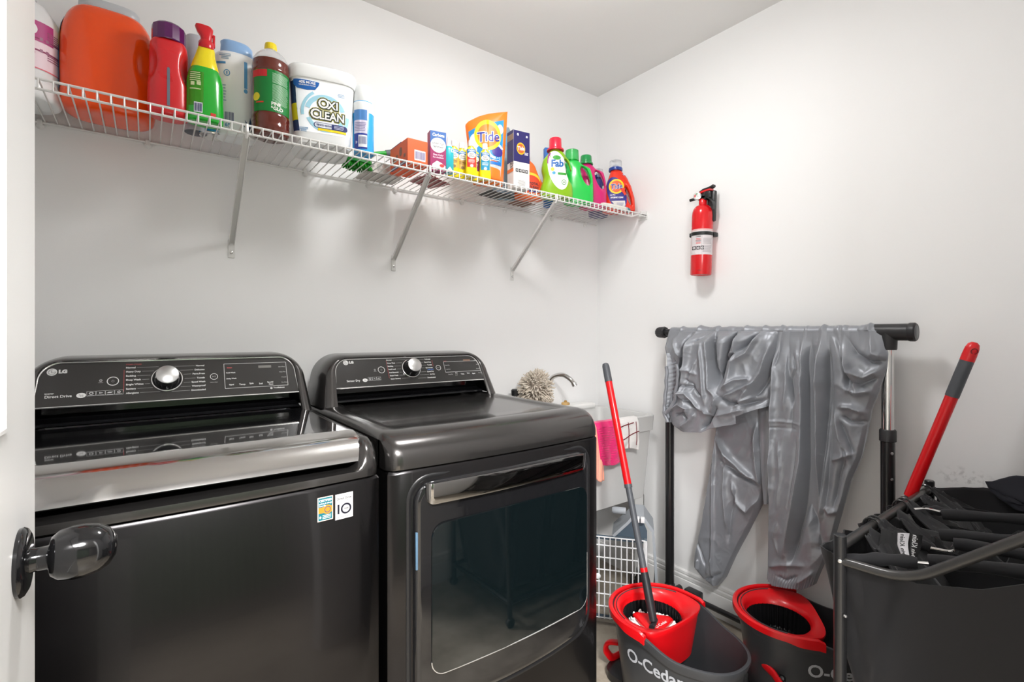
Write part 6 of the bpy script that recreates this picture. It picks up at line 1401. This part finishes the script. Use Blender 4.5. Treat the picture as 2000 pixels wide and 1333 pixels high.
MB().box((.006, -.048, .225), (.030, -.015, .355), .006).obj('wall_bracket', BLKP, fe)
MB().tube([(-.016, .012, .326), (-.022, .048, .322)], .0062, 12).obj('nozzle', BLKP, fe)
gd = (-.80, -.25, 0)
MB().lathe([(.0001, .006), (.0145, .006), (.0165, .005), (.017, 0), (.010, -.004)], 28, T(-.020, .014, .334) @ rot_to((-.92, -.38, .05)), cap=False).obj('gauge', SILV, fe)
gM = T(-.020, .014, .334) @ rot_to((-.92, -.38, .05)) @ T(0, 0, .0064)
flat('gauge_face', disc2d(.0125, .0125), ink('e4e2de'), gM, fe); flat('gauge_red', arc2d(.006, .0115, 1.2, 2.6), ink('c5262a'), gM @ T(0, 0, .0004), fe); flat('gauge_green', arc2d(.006, .0115, .2, 1.1), ink('3a7a4a'), gM @ T(0, 0, .0004), fe); flat('gauge_needle', rect2d(.0012, .012), ink('2a2a2a'), gM @ T(0, 0, .0006), fe)
MB().lathe([(.0434, .1645), (.0452, .165), (.0452, .179), (.0434, .1795)], 48, cap=False).box((-.022, .040, .163), (-.006, .047, .181), .003).box((.02, -.046, .163), (.048, .02, .181), .003).obj('strap', BLKP, fe, sharp=30)
ES = math.radians(-52)
decal('label', rect2d(.100, .104, 26, 2), ink('d9d2d4'), b, fe, ES, 0, .135, .0005)
decal('label_top_edge', rect2d(.100, .007, 26, 1), ink('e2b9b6'), b, fe, ES, 0, .187, .0008)
decal('label_print', joinp(lines2d(.036, .026, 7, .018, .004, .35), lines2d(.036, .030, 7, .018, -.028, .35, 6), rect2d(.0006, .075, 1, 1, -.004, -.012)), ink('9b9498'), b, fe, ES, .0, .135, .0008)
decal('label_red_print', joinp(lines2d(.020, .010, 2, -.016, .010, .4, 4), lines2d(.020, .010, 2, -.016, -.006, .4, 7)), ink('cc3a3a'), b, fe, ES, 0, .137, .0009)
decal('label_black_print', joinp(lines2d(.022, .008, 2, -.016, .022, .4, 4), lines2d(.022, .008, 2, -.016, .003, .35, 7)), ink('2c2a2c'), b, fe, ES, 0, .137, .0009)
decal('label_pictograms', joinp(*[rect2d(.0125, .0150, 2, 2, -.036+.015*i, -.024) for i in range(3)]), ink('1c1a1c'), b, fe, ES, .004, .135, .0010)
decal('pictogram_marks', joinp(*[mv(disc2d(.0042, .005, 10, 1, .4), -.036+.015*i, -.024) for i in range(3)]), ink('e0dcde'), b, fe, ES, .004, .135, .0014)
decal('stamp_lettering', mv(text2d('FIRE', .008, .0002, 'CENTER'), 0, 0), ink('8a0f14'), b, fe, ES, -.01, .016, .0006)
